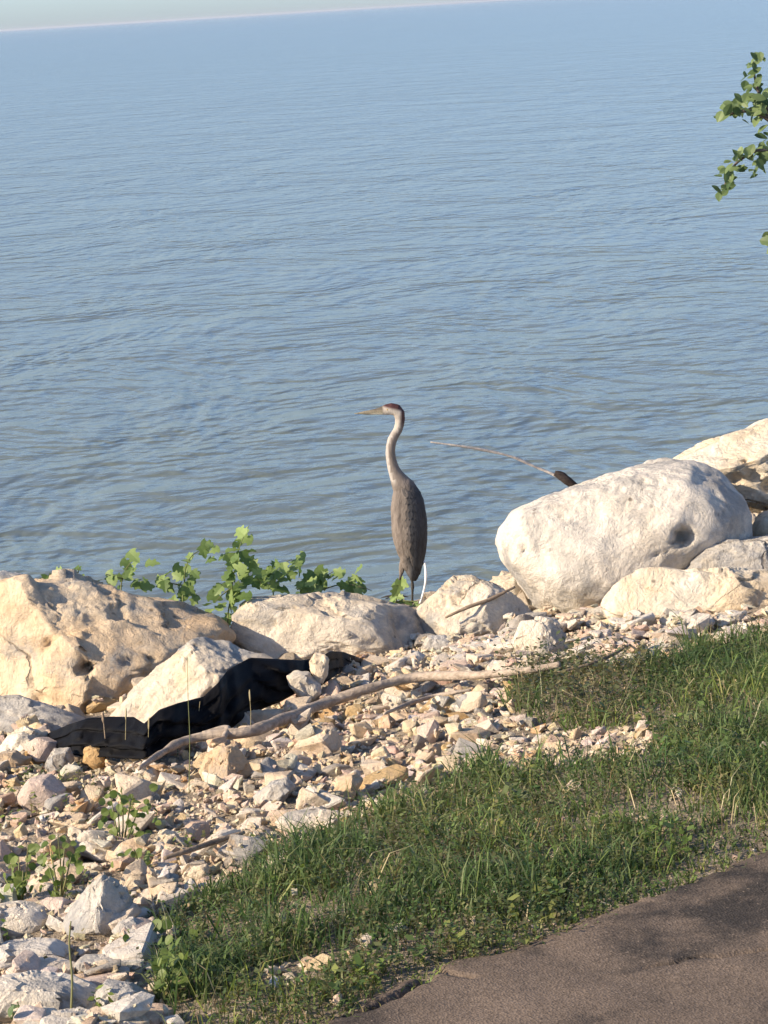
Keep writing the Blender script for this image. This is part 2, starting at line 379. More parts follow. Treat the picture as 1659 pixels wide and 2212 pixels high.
def boulder(name, outline, base, T, mat, label, cat='boulder', facets=(), seed=0, sub=6, amp=1.0, cells=60, cellamp=0.04, box=0.62, D=None, smooth=True, holes=(), group=None, nrand=5):
    """a stone with a given silhouette, its own thickness 2T and broken facets"""
    if D is None: D = depth(W(*base)) + T * 0.75
    k = D * 1024 / 2212.0 / FPX
    O = np.array([((x - 829.5) * k, (1106 - y) * k) for x, y in outline]); C = O.mean(0)
    area = 0; cx = cy = 0
    for i in range(len(O)):
        a, b = O[i], O[(i + 1) % len(O)]; w = a[0] * b[1] - b[0] * a[1]; area += w; cx += (a[0] + b[0]) * w; cy += (a[1] + b[1]) * w
    C = np.array([cx, cy]) / (3 * area)
    size = math.sqrt(abs(area) / 2)
    ang = np.linspace(-math.pi, math.pi, 361); Rr = np.zeros(361)
    for j, an in enumerate(ang):
        d = np.array([math.cos(an), math.sin(an)]); best = 0.0
        for i in range(len(O)):
            a = O[i] - C; e = O[(i + 1) % len(O)] - O[i]; den = d[0] * e[1] - d[1] * e[0]
            if abs(den) < 1e-12: continue
            tt = (a[0] * e[1] - a[1] * e[0]) / den; uu = (a[0] * d[1] - a[1] * d[0]) / den
            if tt > 0 and -1e-6 <= uu <= 1 + 1e-6: best = max(best, tt)
        Rr[j] = best
    n, f = SPH[sub]
    ph = np.arctan2(n[:, 1], n[:, 0]); rho = np.sqrt(n[:, 0] ** 2 + n[:, 1] ** 2)
    lat = np.interp(ph, ang, Rr) * rho ** box
    p = np.stack([lat * np.cos(ph), lat * np.sin(ph), T * np.sign(n[:, 2]) * np.abs(n[:, 2]) ** 0.8], 1)
    r = np.random.default_rng(seed + 100)
    fl = list(facets)
    for q in range(nrand):
        v = r.normal(size=3); v /= np.linalg.norm(v); fl.append((v, 0.80 + 0.12 * r.random()))
    for (nv, off) in fl:                                             # break the round body along planes
        nv = np.array(nv, float); nv /= np.linalg.norm(nv)
        dd = p @ nv; lim = off * dd.max(); ov = np.maximum(dd - lim, 0)
        p -= nv[None] * (ov * 0.9)[:, None]
    q = p / size
    nrm = p / np.maximum(np.linalg.norm(p, axis=1, keepdims=True), 1e-6)
    rim = 1.0
    if cells:
        cp = r.uniform(-1.4, 1.4, (cells, 3)) * np.array([np.abs(p[:, 0]).max(), np.abs(p[:, 1]).max(), T]); g = r.normal(size=(cells, 3)) * 0.9; of = r.uniform(-1, 0.4, cells)
        pw = p + size * 0.10 * np.stack([fbm(q * 5, seed + 3, 3), fbm(q * 5, seed + 5, 3), fbm(q * 5, seed + 7, 3)], 1)
        dist = np.linalg.norm(pw[:, None] - cp[None], axis=2); ci = dist.argmin(1)
        p = p + nrm * (size * cellamp * np.clip(of[ci] + ((pw - cp[ci]) * g[ci]).sum(1) / size * 1.5, -1.6, 0.9))[:, None]
    p = p + nrm * (size * amp * (0.035 * fbm(q * 2.6, seed, 3) + 0.022 * fbm(q * 9, seed + 11, 4, 0.6) - 0.016 * np.abs(fbm(q * 16, seed + 21, 3))))[:, None]
    for (hx, hy, hr, hd) in holes:
        hu = np.array([(hx - 829.5) * k, (1106 - hy) * k]) - C; rr = hr * k
        dq = np.linalg.norm((p[:, :2] - hu) / np.array([1, 0.85]), axis=1) / rr * (1 + 0.25 * fbm(q * 8, seed + 51, 2))
        p[:, 2] -= np.where(p[:, 2] > 0, hd * np.exp(-dq ** 4), 0)
    P = CAM + F * D + (p[:, 0:1] + C[0]) * R + (p[:, 1:2] + C[1]) * U - p[:, 2:3] * F
    ctr = P.mean(0); ctr[2] = P[:, 2].min()
    me = mesh(name, P - ctr, f, mat, smooth)
    o = link(name, me); o.location = tuple(ctr)
    tag(o, label, cat, group)
    return o

boulder('boulder', [(-150, 1420), (-110, 1300), (-30, 1250), (60, 1240), (160, 1241), (230, 1254), (330, 1283), (420, 1308), (470, 1333), (505, 1372), (480, 1420), (430, 1470), (340, 1540), (260, 1575), (150, 1580), (40, 1570), (-80, 1540)],
        (140, 1545), 0.52, M['boulder_tan'], 'huge tan boulder with a rough sunlit face and a dark hole, above the black sheet',
        facets=[((-0.50, 0.05, 0.85), 0.55), ((0.26, 0.66, 0.70), 0.66), ((0.70, -0.45, 0.55), 0.82)], seed=1, cells=150, cellamp=0.042, nrand=1,
        holes=[(204, 1432, 15, 0.17), (120, 1385, 14, 0.05), (60, 1560, 22, 0.08), (105, 1500, 18, 0.05)])
boulder('boulder', [(236, 1548), (270, 1500), (310, 1463), (350, 1424), (390, 1384), (440, 1373), (500, 1380), (545, 1403), (600, 1425), (620, 1475), (560, 1540), (470, 1590), (330, 1600), (265, 1585)],
        (330, 1575), 0.26, M['boulder_mid'], 'grey-topped cream boulder with the black sheet over its front', facets=[((-0.45, 0.35, 0.8), 0.62), ((0.3, 0.75, 0.6), 0.72), ((0.5, -0.1, 0.85), 0.7)], seed=2, cells=70, cellamp=0.05,
        holes=[(462, 1505, 18, 0.05), (490, 1497, 14, 0.04)])
boulder('boulder', [(498, 1382), (503, 1330), (528, 1301), (545, 1291), (640, 1288), (730, 1287), (830, 1298), (890, 1309), (930, 1338), (955, 1380), (940, 1410), (850, 1430), (740, 1440), (650, 1440), (560, 1430)],
        (700, 1432), 0.34, M['boulder_mid'], 'long flat-topped cream and grey boulder just below the standing heron', facets=[((-0.25, 0.05, 0.95), 0.66), ((0.35, 0.25, 0.9), 0.72), ((0.0, 0.9, 0.45), 0.78), ((0.7, 0.4, 0.6), 0.7)], seed=3, cells=90, cellamp=0.05)
boulder('boulder', [(890, 1320), (940, 1275), (985, 1246), (1020, 1242), (1060, 1262), (1110, 1290), (1150, 1325), (1165, 1352), (1110, 1385), (1000, 1392), (915, 1375)],
        (1030, 1378), 0.27, M['boulder_mid'], 'small rounded pale boulder beside the heron with a thin stick lying across it', facets=[((-0.35, 0.5, 0.8), 0.68), ((0.6, 0.2, 0.75), 0.7)], seed=14, cells=60, cellamp=0.04)
boulder('boulder', [(1040, 1265), (1075, 1244), (1115, 1238), (1145, 1275), (1130, 1320), (1070, 1320)], (1100, 1300), 0.2, M['boulder_yellow'],
        'small tan boulder half hidden in the gap behind the huge white boulder', seed=15, sub=5, cells=30)
boulder('boulder', [(1079, 1172), (1083, 1140), (1108, 1102), (1160, 1078), (1230, 1050), (1300, 1028), (1380, 1003), (1440, 993), (1500, 998), (1560, 1028), (1600, 1068), (1624, 1112), (1622, 1165), (1570, 1200), (1500, 1250), (1420, 1300), (1330, 1335), (1250, 1345), (1190, 1335), (1150, 1305), (1118, 1262), (1088, 1215)],
        (1210, 1338), 0.58, M['boulder_white'], 'huge smooth white boulder with a dark round hole in its face', facets=[((-0.2, 0.5, 0.85), 0.86)], seed=16, cells=40, cellamp=0.014, amp=0.85, box=0.74, nrand=1,
        holes=[(1454, 1158, 19, 0.17), (1205, 1118, 8, 0.025), (1128, 1185, 7, 0.03), (1280, 1090, 8, 0.012), (1325, 1062, 9, 0.012), (1300, 1076, 7, 0.012), (1375, 1045, 9, 0.012), (1316, 1128, 12, 0.012), (1395, 1195, 6, 0.02), (1418, 1190, 5, 0.02), (1540, 1110, 7, 0.02)])
D6 = depth(W(1210, 1338)) + 0.44
boulder('boulder', [(1410, 1030), (1445, 992), (1520, 953), (1580, 928), (1659, 903), (1760, 885), (1870, 930), (1900, 1020), (1830, 1110), (1659, 1110), (1560, 1090), (1470, 1070)],
        None, 0.6, M['boulder_yellow'], 'tan pitted boulder rising behind the huge white boulder at the edge of the photo', D=D6 + 0.75, facets=[((-0.3, 0.8, 0.5), 0.74), ((0.1, -0.3, 0.95), 0.72)], seed=17, cells=60, cellamp=0.05,
        holes=[(1590, 1010, 16, 0.08), (1605, 1030, 16, 0.1), (1570, 1035, 14, 0.07), (1645, 995, 14, 0.06), (1640, 1050, 18, 0.1), (1560, 1000, 10, 0.04)])
boulder('boulder', [(1430, 1245), (1480, 1184), (1520, 1163), (1600, 1163), (1659, 1155), (1780, 1160), (1830, 1200), (1800, 1290), (1600, 1300), (1470, 1290)],
        (1560, 1290), 0.28, M['boulder_grey'], 'flat grey-tan slab leaning against the huge white boulder', facets=[((0, 0.3, 0.95), 0.7), ((-0.3, 0.8, 0.4), 0.8)], seed=18, cells=40, cellamp=0.03)
boulder('boulder', [(1296, 1306), (1318, 1270), (1350, 1240), (1380, 1225), (1420, 1221), (1480, 1228), (1560, 1224), (1640, 1230), (1760, 1235), (1820, 1290), (1760, 1345), (1500, 1345), (1380, 1345), (1310, 1335)],
        (1450, 1338), 0.24, M['boulder_yellow'], 'long low golden-tan boulder lying in front of the grey slab and the huge white boulder', facets=[((-0.2, 0.45, 0.85), 0.68), ((0.1, 0.9, 0.4), 0.8)], seed=19, cells=60, cellamp=0.04)
boulder('boulder', [(1606, 1165), (1626, 1122), (1659, 1092), (1720, 1080), (1790, 1130), (1770, 1185), (1660, 1190)], (1680, 1240), 0.2, M['boulder_yellow'],
        'tan boulder at the photo edge above the flat grey slab', seed=20, sub=5, cells=40)
boulder('boulder', [(-80, 1560), (-20, 1502), (40, 1503), (100, 1522), (180, 1550), (196, 1580), (120, 1625), (20, 1620), (-60, 1610)], (60, 1605), 0.2, M['boulder_grey'],
        'low grey-white slab at the photo edge, below the huge tan boulder', D=depth(W(60, 1605)) + 0.42, facets=[((-0.1, 0.8, 0.55), 0.7)], seed=22, sub=5, cells=40, cellamp=0.03)
boulder('boulder', [(-60, 1290), (-40, 1245), (5, 1232), (48, 1240), (60, 1290)], None, 0.2, M['boulder_grey'],
        'dark-sided rock just showing over the top of the huge tan boulder', D=depth(W(140, 1545)) + 1.1, seed=23, sub=5, cells=30)

# stones of the rubble that can be told apart
def stone(outline, T, mat, label, seed, base=None, name='limestone_rock', cat='rock', fac=(), sub=5, cells=26, cellamp=0.06):
    ys = max(q[1] for q in outline); xs = [q[0] for q in outline if q[1] > ys - 12]
    b = base or (sum(xs) / len(xs), ys - 4)
    return boulder(name, outline, b, T, mat, label, cat, fac, seed, sub, 1.0, cells, cellamp, 0.55, None, False, (), 'limestone rocks loose on the shore')
stone([(122, 2000), (150, 1960), (190, 1915), (225, 1888), (240, 1882), (262, 1905), (285, 1940), (302, 1978), (290, 2010), (220, 2030), (150, 2025)], 0.10, M['boulder_grey'],
      'upright pointed grey rock with a shaded side, standing near the path', 31, fac=[((-0.75, 0.3, 0.6), 0.45), ((0.6, 0.1, 0.8), 0.5)], name='pointed_rock')
stone([(158, 2085), (175, 2065), (240, 2060), (310, 2058), (322, 2085), (318, 2112), (250, 2118), (180, 2112)], 0.09, M['boulder_grey'],
      'flat grey slab below the pointed grey rock, dark hollow under its end', 32, fac=[((0, 0.2, 1), 0.7), ((0, 1, 0.2), 0.7)], name='flat_slab')
stone([(240, 2010), (255, 1990), (285, 1984), (308, 2000), (312, 2028), (290, 2048), (255, 2040)], 0.05, M['boulder_white'],
      'round white stone at the foot of the pointed grey rock', 33, name='white_stone', sub=4, cells=8)
stone([(-60, 2000), (-20, 1955), (40, 1945), (95, 1955), (130, 1985), (110, 2020), (30, 2025), (-40, 2020)], 0.12, M['boulder_white'], 'pale flat slab at the photo edge beside the pointed grey rock', 34, name='flat_slab')
stone([(-50, 2080), (0, 2035), (60, 2030), (120, 2030), (165, 2050), (150, 2095), (60, 2110), (-20, 2105)], 0.12, M['boulder_white'], 'wide pinkish-white slab lying below the pale flat slab at the photo edge', 35, name='flat_slab')
stone([(-60, 2160), (-10, 2110), (70, 2105), (150, 2115), (210, 2135), (200, 2190), (90, 2215), (-30, 2210)], 0.12, M['boulder_white'], 'broad white slab in the bottom corner beside the tall stalk', 36, name='flat_slab')
stone([(205, 2150), (230, 2120), (285, 2125), (330, 2150), (310, 2190), (230, 2195)], 0.08, M['boulder_white'], 'white angular stone under the flat grey slab by the grass', 37, sub=4, name='white_stone')
stone([(60, 2240), (90, 2190), (170, 2180), (240, 2195), (260, 2240), (160, 2260)], 0.1, M['boulder_white'], 'white slab cut by the bottom edge of the photo', 38, name='flat_slab')
stone([(668, 1428), (680, 1408), (700, 1404), (712, 1425), (708, 1455), (695, 1482), (682, 1470), (672, 1450)], 0.05, M['boulder_yellow'], 'upright golden rock standing against the black sheet', 39, base=(690, 1522), name='upright_rock', sub=4, cells=10)
stone([(616, 1458), (640, 1445), (668, 1452), (692, 1475), (698, 1500), (680, 1512), (650, 1508), (628, 1485)], 0.07, M['boulder_white'], 'smooth white rock beside the upright golden rock on the black sheet', 40, base=(655, 1532), name='white_rock', sub=4, cells=10)
stone([(484, 1552), (500, 1540), (560, 1534), (615, 1532), (640, 1550), (620, 1578), (560, 1585), (490, 1580)], 0.10, M['boulder_tan'], 'long cream-tan slab between the black sheet and the driftwood branch', 41, fac=[((-0.3, 0.3, 0.9), 0.6)], name='flat_slab')
stone([(432, 1665), (445, 1630), (475, 1608), (510, 1606), (535, 1640), (545, 1675), (510, 1700), (450, 1700)], 0.12, M['boulder_tan'], 'angular pinkish-tan rock just below the driftwood branch', 42, fac=[((-0.6, 0.3, 0.75), 0.55), ((0.6, 0.2, 0.75), 0.55)], name='angular_rock')
stone([(645, 1590), (670, 1565), (700, 1550), (725, 1552), (722, 1580), (690, 1602)], 0.06, M['rock_ochre'], 'brown-ochre rock tucked under the driftwood branch', 43, name='ochre_rock', sub=4, cells=12)
stone([(738, 1548), (752, 1525), (772, 1515), (790, 1528), (780, 1555), (750, 1568)], 0.05, M['rock_ochre'], 'bright yellow-ochre rock just below the driftwood branch', 44, name='ochre_rock', sub=4, cells=12)
stone([(705, 1715), (725, 1685), (765, 1670), (782, 1685), (765, 1725), (735, 1745)], 0.07, M['boulder_tan'], 'three-cornered tan rock by the tip of the grass', 45, name='angular_rock', sub=4, cells=12)
stone([(590, 1775), (620, 1755), (680, 1745), (735, 1755), (730, 1785), (660, 1800), (605, 1798)], 0.08, M['boulder_mid'], 'wide flat pinkish slab at the edge of the grass', 46, name='flat_slab', fac=[((0, 0.9, 0.4), 0.6)])
stone([(1108, 1375), (1120, 1342), (1160, 1336), (1200, 1340), (1222, 1370), (1215, 1420), (1165, 1432), (1115, 1425)], 0.16, M['boulder_mid'], 'squarish cream block below the huge white boulder', 47, fac=[((-0.5, 0.1, 0.85), 0.6), ((0.5, 0.3, 0.8), 0.65)], name='stone_block')
stone([(-30, 1660), (0, 1622), (35, 1618), (65, 1640), (50, 1670), (5, 1690)], 0.12, M['boulder_tan'], 'brown-tan rock at the photo edge below the low grey-white slab', 48, name='angular_rock', sub=4, cells=12)
stone([(-20, 1640), (15, 1585), (55, 1570), (100, 1582), (112, 1608), (70, 1640), (20, 1650)], 0.12, M['boulder_yellow'], 'lumpy yellow-tan rock beside the end of the black sheet', 49, base=(60, 1650), name='lumpy_rock', sub=5, cells=20)
stone([(172, 1650), (185, 1615), (208, 1600), (232, 1618), (240, 1650), (210, 1668)], 0.08, M['rock_ochre'], 'yellowish rock standing in front of the black sheet', 50, name='angular_rock', sub=4, cells=12)
stone([(98, 1655), (115, 1618), (150, 1615), (162, 1640), (155, 1672), (115, 1680)], 0.08, M['boulder_grey'], 'grey block in front of the end of the black sheet', 51, name='stone_block', sub=4, cells=12)
stone([(40, 1720), (65, 1685), (110, 1672), (145, 1700), (150, 1735), (100, 1760), (55, 1752)], 0.1, M['rock_pink'], 'pinkish-grey rock above the patch of round-leaved weeds', 52, name='angular_rock', sub=4, cells=12)
stone([(545, 1722), (580, 1690), (620, 1680), (640, 1700), (610, 1735), (565, 1745)], 0.07, M['boulder_grey'], 'grey wedge-shaped stone with a dark shadow, in the middle of the rubble', 53, name='angular_rock', sub=4, cells=12)
stone([(395, 1890), (410, 1868), (450, 1862), (462, 1880), (435, 1905), (405, 1908)], 0.05, M['boulder_yellow'], 'smooth golden stone below the dark stick', 54, name='golden_stone', sub=4, cells=6)
stone([(560, 1880), (580, 1850), (625, 1840), (640, 1862), (610, 1890)], 0.05, M['boulder_yellow'], 'golden pebble-sided rock where grass and rubble meet', 55, name='golden_stone', sub=4, cells=8)
stone([(905, 1400), (925, 1375), (960, 1372), (985, 1388), (975, 1408), (930, 1412)], 0.08, M['boulder_grey'], 'small dark-sided stone at the end of the long flat-topped boulder', 56, name='small_rock', sub=4, cells=8)


# ------------------------------------------------------------------ where grass and rubble lie
def in_poly(x, y, poly):
    inside = np.zeros(x.shape, bool); n = len(poly)
    for i in range(n):
        x1, y1 = poly[i]; x2, y2 = poly[(i + 1) % n]
        c = ((y1 > y) != (y2 > y)) & (x < (x2 - x1) * (y - y1) / (y2 - y1 + 1e-12) + x1)
        inside ^= c
    return inside
def world_poly(px):
    return np.array([W(*q)[:2] for q in px])
GRASS = world_poly([(330, 2300), (335, 2150), (330, 2010), (400, 1955), (480, 1910), (560, 1875), (650, 1835), (740, 1795), (810, 1760), (890, 1735), (980, 1690), (1050, 1650), (1085, 1610), (1090, 1510), (1120, 1470),
                    (1200, 1450), (1320, 1452), (1430, 1432), (1520, 1412), (1600, 1392), (1700, 1370), (2000, 1310), (2500, 1250), (2600, 1600), (1900, 1730), (1659, 1842), (1400, 1950), (1200, 2018), (1000, 2076), (930, 2102), (740, 2196), (560, 2290)])
BARE = world_poly([(1050, 1680), (1060, 1590), (1090, 1540), (1170, 1565), (1220, 1585), (1360, 1575), (1420, 1610), (1370, 1650), (1260, 1660), (1160, 1665), (1110, 1690)])
BARE2 = world_poly([(530, 2120), (620, 2085), (740, 2050), (800, 2050), (790, 2080), (690, 2112), (600, 2130)])
LEFTW = world_poly([(-80, 1850), (120, 1800), (240, 1720), (340, 1690), (370, 1800), (330, 1880), (280, 1950), (120, 1960), (-80, 1970)])
BUSH = world_poly([(1075, 1470), (1130, 1442), (1350, 1448), (1420, 1480), (1400, 1550), (1250, 1580), (1120, 1560)])
def wob(x, y, a=0.10, f=3.0, seed=61):
    p = np.stack([x, y, np.zeros_like(x)], 1)
    return x + a * fbm(p * f, seed, 3), y + a * fbm(p * f, seed + 7, 3)

# ------------------------------------------------------------------ loose rocks
def hull_stone(rng, flat, npts, bevel):
    bm = bmesh.new()
    pts = rng.uniform(-1, 1, (npts, 3)); pts /= np.maximum(np.abs(pts).max(1, keepdims=True), 0.001) ** rng.uniform(0.3, 0.9)
    pts *= np.array([1.0, rng.uniform(0.55, 0.95), flat]) * 0.5
    for p in pts: bm.verts.new(tuple(p))
    bmesh.ops.convex_hull(bm, input=bm.verts)
    loose = [v for v in bm.verts if not v.link_faces]
    bmesh.ops.delete(bm, geom=loose, context='VERTS')
    bmesh.ops.dissolve_limit(bm, angle_limit=rad(9), verts=bm.verts, edges=bm.edges)
    if bevel: bmesh.ops.bevel(bm, geom=list(bm.edges), offset=bevel, segments=1, affect='EDGES', clamp_overlap=True)
    bmesh.ops.triangulate(bm, faces=bm.faces)
    bm.verts.index_update()
    v = np.array([q.co[:] for q in bm.verts]); f = np.array([[q.index for q in fc.verts] for fc in bm.faces]); bm.free()
    return v, f
PROTO = []
for k in range(26):
    fl = (0.30, 0.42, 0.55, 0.75)[k % 4] * RNG.uniform(0.85, 1.15)
    PROTO.append((*hull_stone(RNG, fl, int(RNG.integers(11, 17)), 0.035), fl))
CHIP = [hull_stone(RNG, RNG.uniform(0.35, 0.8), 8, 0) for k in range(12)]

def rot(yaw, ax, ay):
    c, s = math.cos(yaw), math.sin(yaw); Rz = np.array([[c, -s, 0], [s, c, 0], [0, 0, 1]])
    c, s = math.cos(ax), math.sin(ax); Rx = np.array([[1, 0, 0], [0, c, -s], [0, s, c]])
    c, s = math.cos(ay), math.sin(ay); Ry = np.array([[c, 0, s], [0, 1, 0], [-s, 0, c]])
    return Rx @ Ry @ Rz

HX0, HY0, HS = -5.0, 3.0, 0.02
HN = (int(12 / HS), int(15 / HS))
gx, gy = np.meshgrid(HX0 + HS * np.arange(HN[0]), HY0 + HS * np.arange(HN[1]))
HM = terr(gx, gy)
na = 13500
A1 = RNG.uniform(-3.2, 12.0, na); S1 = RNG.uniform(5.35, 10.75, na)
RXY = np.stack([TS[0] * A1 + NS[0] * S1, TS[1] * A1 + NS[1] * S1], 1)
wx, wy = wob(RXY[:, 0], RXY[:, 1])
ing = in_poly(wx, wy, GRASS) & ~in_poly(wx, wy, BARE) & ~in_poly(wx, wy, BARE2)
keep = (~ing | (RNG.random(na) < 0.05)) & (S1 > np.interp(A1, EA, ES) + 0.05)
ppx, ppy, pD = project(np.stack([RXY[:, 0], RXY[:, 1], terr(RXY[:, 0], RXY[:, 1])], 1))
# clear ground close under the named big stones is not needed: stones pile against them
SHEET = world_poly([(95, 1590), (190, 1545), (290, 1545), (345, 1530), (440, 1500), (500, 1440), (560, 1425), (790, 1420), (745, 1430), (690, 1462), (610, 1496), (520, 1540), (440, 1575), (312, 1618), (190, 1616), (105, 1600)])
keep &= ~in_poly(RXY[:, 0], RXY[:, 1], SHEET)
ROCKS = []
order = np.flatnonzero(keep)
size = np.clip(np.exp(RNG.normal(math.log(0.068), 0.50, na)), 0.024, 0.20)
shingle = (ppy < 1475) & (ppx > 860) & (ppy > 900)
slabs = (ppx < 345) & (ppy > 1930)
size[shingle] *= 1.12; size[slabs] *= 1.35
size[ing] = np.minimum(size[ing], 0.07)
bb = in_poly(wx, wy, BARE) | in_poly(wx, wy, BARE2)
size[bb] = np.minimum(size[bb], 0.075)
order = order[np.argsort(-size[order] * RNG.uniform(0.6, 1.4, len(order)))]
for i in order:
    x, y = RXY[i]; L = float(size[i])
    k = int(RNG.integers(0, len(PROTO)))
    if shingle[i] or slabs[i]:
        while PROTO[k][2] > 0.5: k = int(RNG.integers(0, len(PROTO)))
    th = L * PROTO[k][2]
    cx, cy = int((x - HX0) / HS), int((y - HY0) / HS); w = max(1, int(L * 0.38 / HS))
    if not (w < cx < HN[0] - w and w < cy < HN[1] - w): continue
    sl = HM[cy - w:cy + w + 1, cx - w:cx + w + 1]; g0 = tz(x, y)
    base = float(min(np.percentile(sl, 40), g0 + 0.13))
    til = (0.16 if shingle[i] or slabs[i] else 0.30)
    Rm = rot(RNG.uniform(0, 6.283), RNG.normal(0, til), RNG.normal(0, til) - 0.06)
    z = base + th * 0.28
    yy, xx = np.mgrid[-w:w + 1, -w:w + 1]; rr = (xx ** 2 + yy ** 2) / (w + 0.5) ** 2
    HM[cy - w:cy + w + 1, cx - w:cx + w + 1] = np.maximum(sl, np.where(rr < 1, z + th * 0.30 * np.sqrt(np.maximum(1 - rr, 0)), -9))
    u = RNG.random()
    if shingle[i]: mat = 'rock_white' if u < 0.62 else 'rock_grey' if u < 0.80 else 'rock_pink' if u < 0.92 else 'rock_tan'
    elif slabs[i]: mat = 'rock_white' if u < 0.75 else 'rock_pink' if u < 0.9 else 'rock_grey'
    else: mat = 'rock_tan' if u < 0.44 else 'rock_white' if u < 0.74 else 'rock_pink' if u < 0.90 else 'rock_ochre' if u < 0.945 else 'rock_grey'
    ROCKS.append((i, k, L, Rm, (x, y, z), mat))
inview = [q for q in ROCKS if 5 < ppx[q[0]] < 1654 and 1240 < ppy[q[0]] < 2205]
inview.sort(key=lambda q: -q[2] / pD[q[0]])
SINGLE = set(id(q) for q in inview[:255])
PME = []
for k, (v, f, fl) in enumerate(PROTO):
    PME.append(mesh('limestone_rock', v, f, M['rock_white']))
TONE = {'rock_white': 'whitish', 'rock_tan': 'tan', 'rock_ochre': 'ochre', 'rock_grey': 'grey', 'rock_pink': 'pinkish'}
MARKS = [((215, 1960), 'the upright pointed grey rock'), ((240, 2088), 'the flat grey slab near the path'), ((690, 1440), 'the upright golden rock'), ((560, 1560), 'the long cream-tan slab'), ((490, 1655), 'the angular pinkish-tan rock'), ((685, 1578), 'the brown-ochre rock'),
         ((765, 1540), 'the bright yellow-ochre rock'), ((745, 1705), 'the three-cornered tan rock'), ((660, 1775), 'the wide flat pinkish slab'), ((1165, 1385), 'the squarish cream block'), ((60, 1610), 'the lumpy yellow-tan rock'), ((205, 1635), 'the yellowish rock before the black sheet'),
         ((100, 1715), 'the pinkish-grey rock above the weeds'), ((595, 1712), 'the grey wedge-shaped stone'), ((430, 1885), 'the smooth golden stone'), ((945, 1392), 'the small dark-sided stone'), ((1030, 1350), 'the small rounded pale boulder'), ((1240, 1335), 'the huge white boulder'),
         ((1460, 1335), 'the golden-tan boulder'), ((1640, 1330), 'the golden-tan boulder at the photo edge'), ((80, 2155), 'the broad white slab in the corner'), ((60, 2068), 'the wide pinkish-white slab'), ((262, 1775), 'the straggly olive weed'), ((50, 1900), 'the bright green weed at the edge'), ((920, 1462), 'the middle of the driftwood branch'),
         ((1180, 1440), 'the thin end of the driftwood branch'), ((320, 1650), 'the thick end of the driftwood branch'), ((1220, 1610), 'the dark weeds'), ((1500, 1400), 'the top edge of the grass'), ((440, 1835), 'the dark stick'), ((930, 1600), 'the tip of the dark weeds'), ((600, 1860), 'the golden pebble-sided rock'), ((680, 2085), 'the grassy bare patch by the asphalt')]
def where(px, py):
    d = [math.hypot(px - a, py - b) for (a, b), _ in MARKS]; k = int(np.argmin(d)); (a, b), nm = MARKS[k]
    rel_ = 'above' if py < b - abs(px - a) * 0.8 else 'below' if py > b + abs(px - a) * 0.8 else 'beside'
    return rel_ + ' ' + nm, d[k]
ORD = ['closest', 'second-closest', 'third-closest', 'fourth-closest', 'fifth-closest', 'sixth-closest', 'seventh-closest', 'eighth-closest', 'ninth-closest', 'tenth-closest', 'eleventh-closest', 'twelfth-closest']
RL = {}
for q in inview[:255]:
    L = q[2]; sz = 'large' if L > 0.15 else 'middling' if L > 0.105 else 'small'
    sh = 'flat' if PROTO[q[1]][2] < 0.45 else 'angular'; wh, dk = where(ppx[q[0]], ppy[q[0]])
    RL.setdefault((f"{sz} {sh} {TONE[q[5]]} rock", wh), []).append((dk, id(q)))
RLAB = {}
for (a, b), lst in RL.items():
    lst.sort()
    for k, (_, i_) in enumerate(lst):
        RLAB[i_] = f"{a} {b}" if len(lst) == 1 else f"{ORD[min(k, 11)]} {a} {b}"
TINT = {'rock_white': (1.0, 0.98, 0.94), 'rock_tan': (0.96, 0.84, 0.66), 'rock_ochre': (0.85, 0.65, 0.42), 'rock_grey': (0.60, 0.59, 0.57), 'rock_pink': (0.90, 0.75, 0.66)}
sv, sf, st, off = [], [], [], 0
for q in ROCKS:
    i, k, L, Rm, loc, mat = q
    if id(q) in SINGLE:
        o = link('limestone_rock', PME[k]); o.matrix_world = Matrix.Translation(loc) @ Matrix((Rm * L).tolist()).to_4x4()
        o.material_slots[0].link = 'OBJECT'; o.material_slots[0].material = M[mat]
        tag(o, RLAB[id(q)], 'rock', 'limestone rocks loose on the shore')
    else:
        v = PROTO[k][0] @ (Rm * L).T + np.array(loc)
        sv.append(v); sf.append(PROTO[k][1] + off); off += len(v)
        tn = np.array(TINT[mat]) * RNG.uniform(0.85, 1.08) * RNG.uniform(0.94, 1.06, 3)
        st.append(np.tile([*np.clip(tn, 0, 1), 1], (len(v), 1)))
# fine chips between them
nc = 50000
A2 = RNG.uniform(-3.0, 9.0, nc); S2 = RNG.uniform(5.3, 10.9, nc)
CX = TS[0] * A2 + NS[0] * S2; CY = TS[1] * A2 + NS[1] * S2
wx, wy = wob(CX, CY)
ing2 = in_poly(wx, wy, GRASS) & ~in_poly(wx, wy, BARE) & ~in_poly(wx, wy, BARE2)
ok = ~in_poly(CX, CY, SHEET) & (~ing2 | (RNG.random(nc) < 0.12)) & (S2 > np.interp(A2, EA, ES) + 0.03)
for i in np.flatnonzero(ok):
    v, f = CHIP[int(RNG.integers(0, 12))]; L = float(np.clip(np.exp(RNG.normal(math.log(0.022), 0.4)), 0.01, 0.05))
    cx, cy = int((CX[i] - HX0) / HS), int((CY[i] - HY0) / HS)
    if not (0 <= cx < HN[0] and 0 <= cy < HN[1]): continue
    z = HM[cy, cx] + L * 0.1
    P = v @ (rot(RNG.uniform(0, 6.28), RNG.normal(0, 0.4), RNG.normal(0, 0.4)) * L).T + np.array([CX[i], CY[i], z])
    sv.append(P); sf.append(f + off); off += len(P)
    tn = np.array((1.0, 0.91, 0.79)) * RNG.uniform(0.7, 1.08) * RNG.uniform(0.92, 1.08, 3)
    st.append(np.tile([*np.clip(tn, 0, 1), 1], (len(P), 1)))
rub = link('rubble', mesh('rubble', np.concatenate(sv), np.concatenate(sf), M['rubble'], False, np.concatenate(st)))
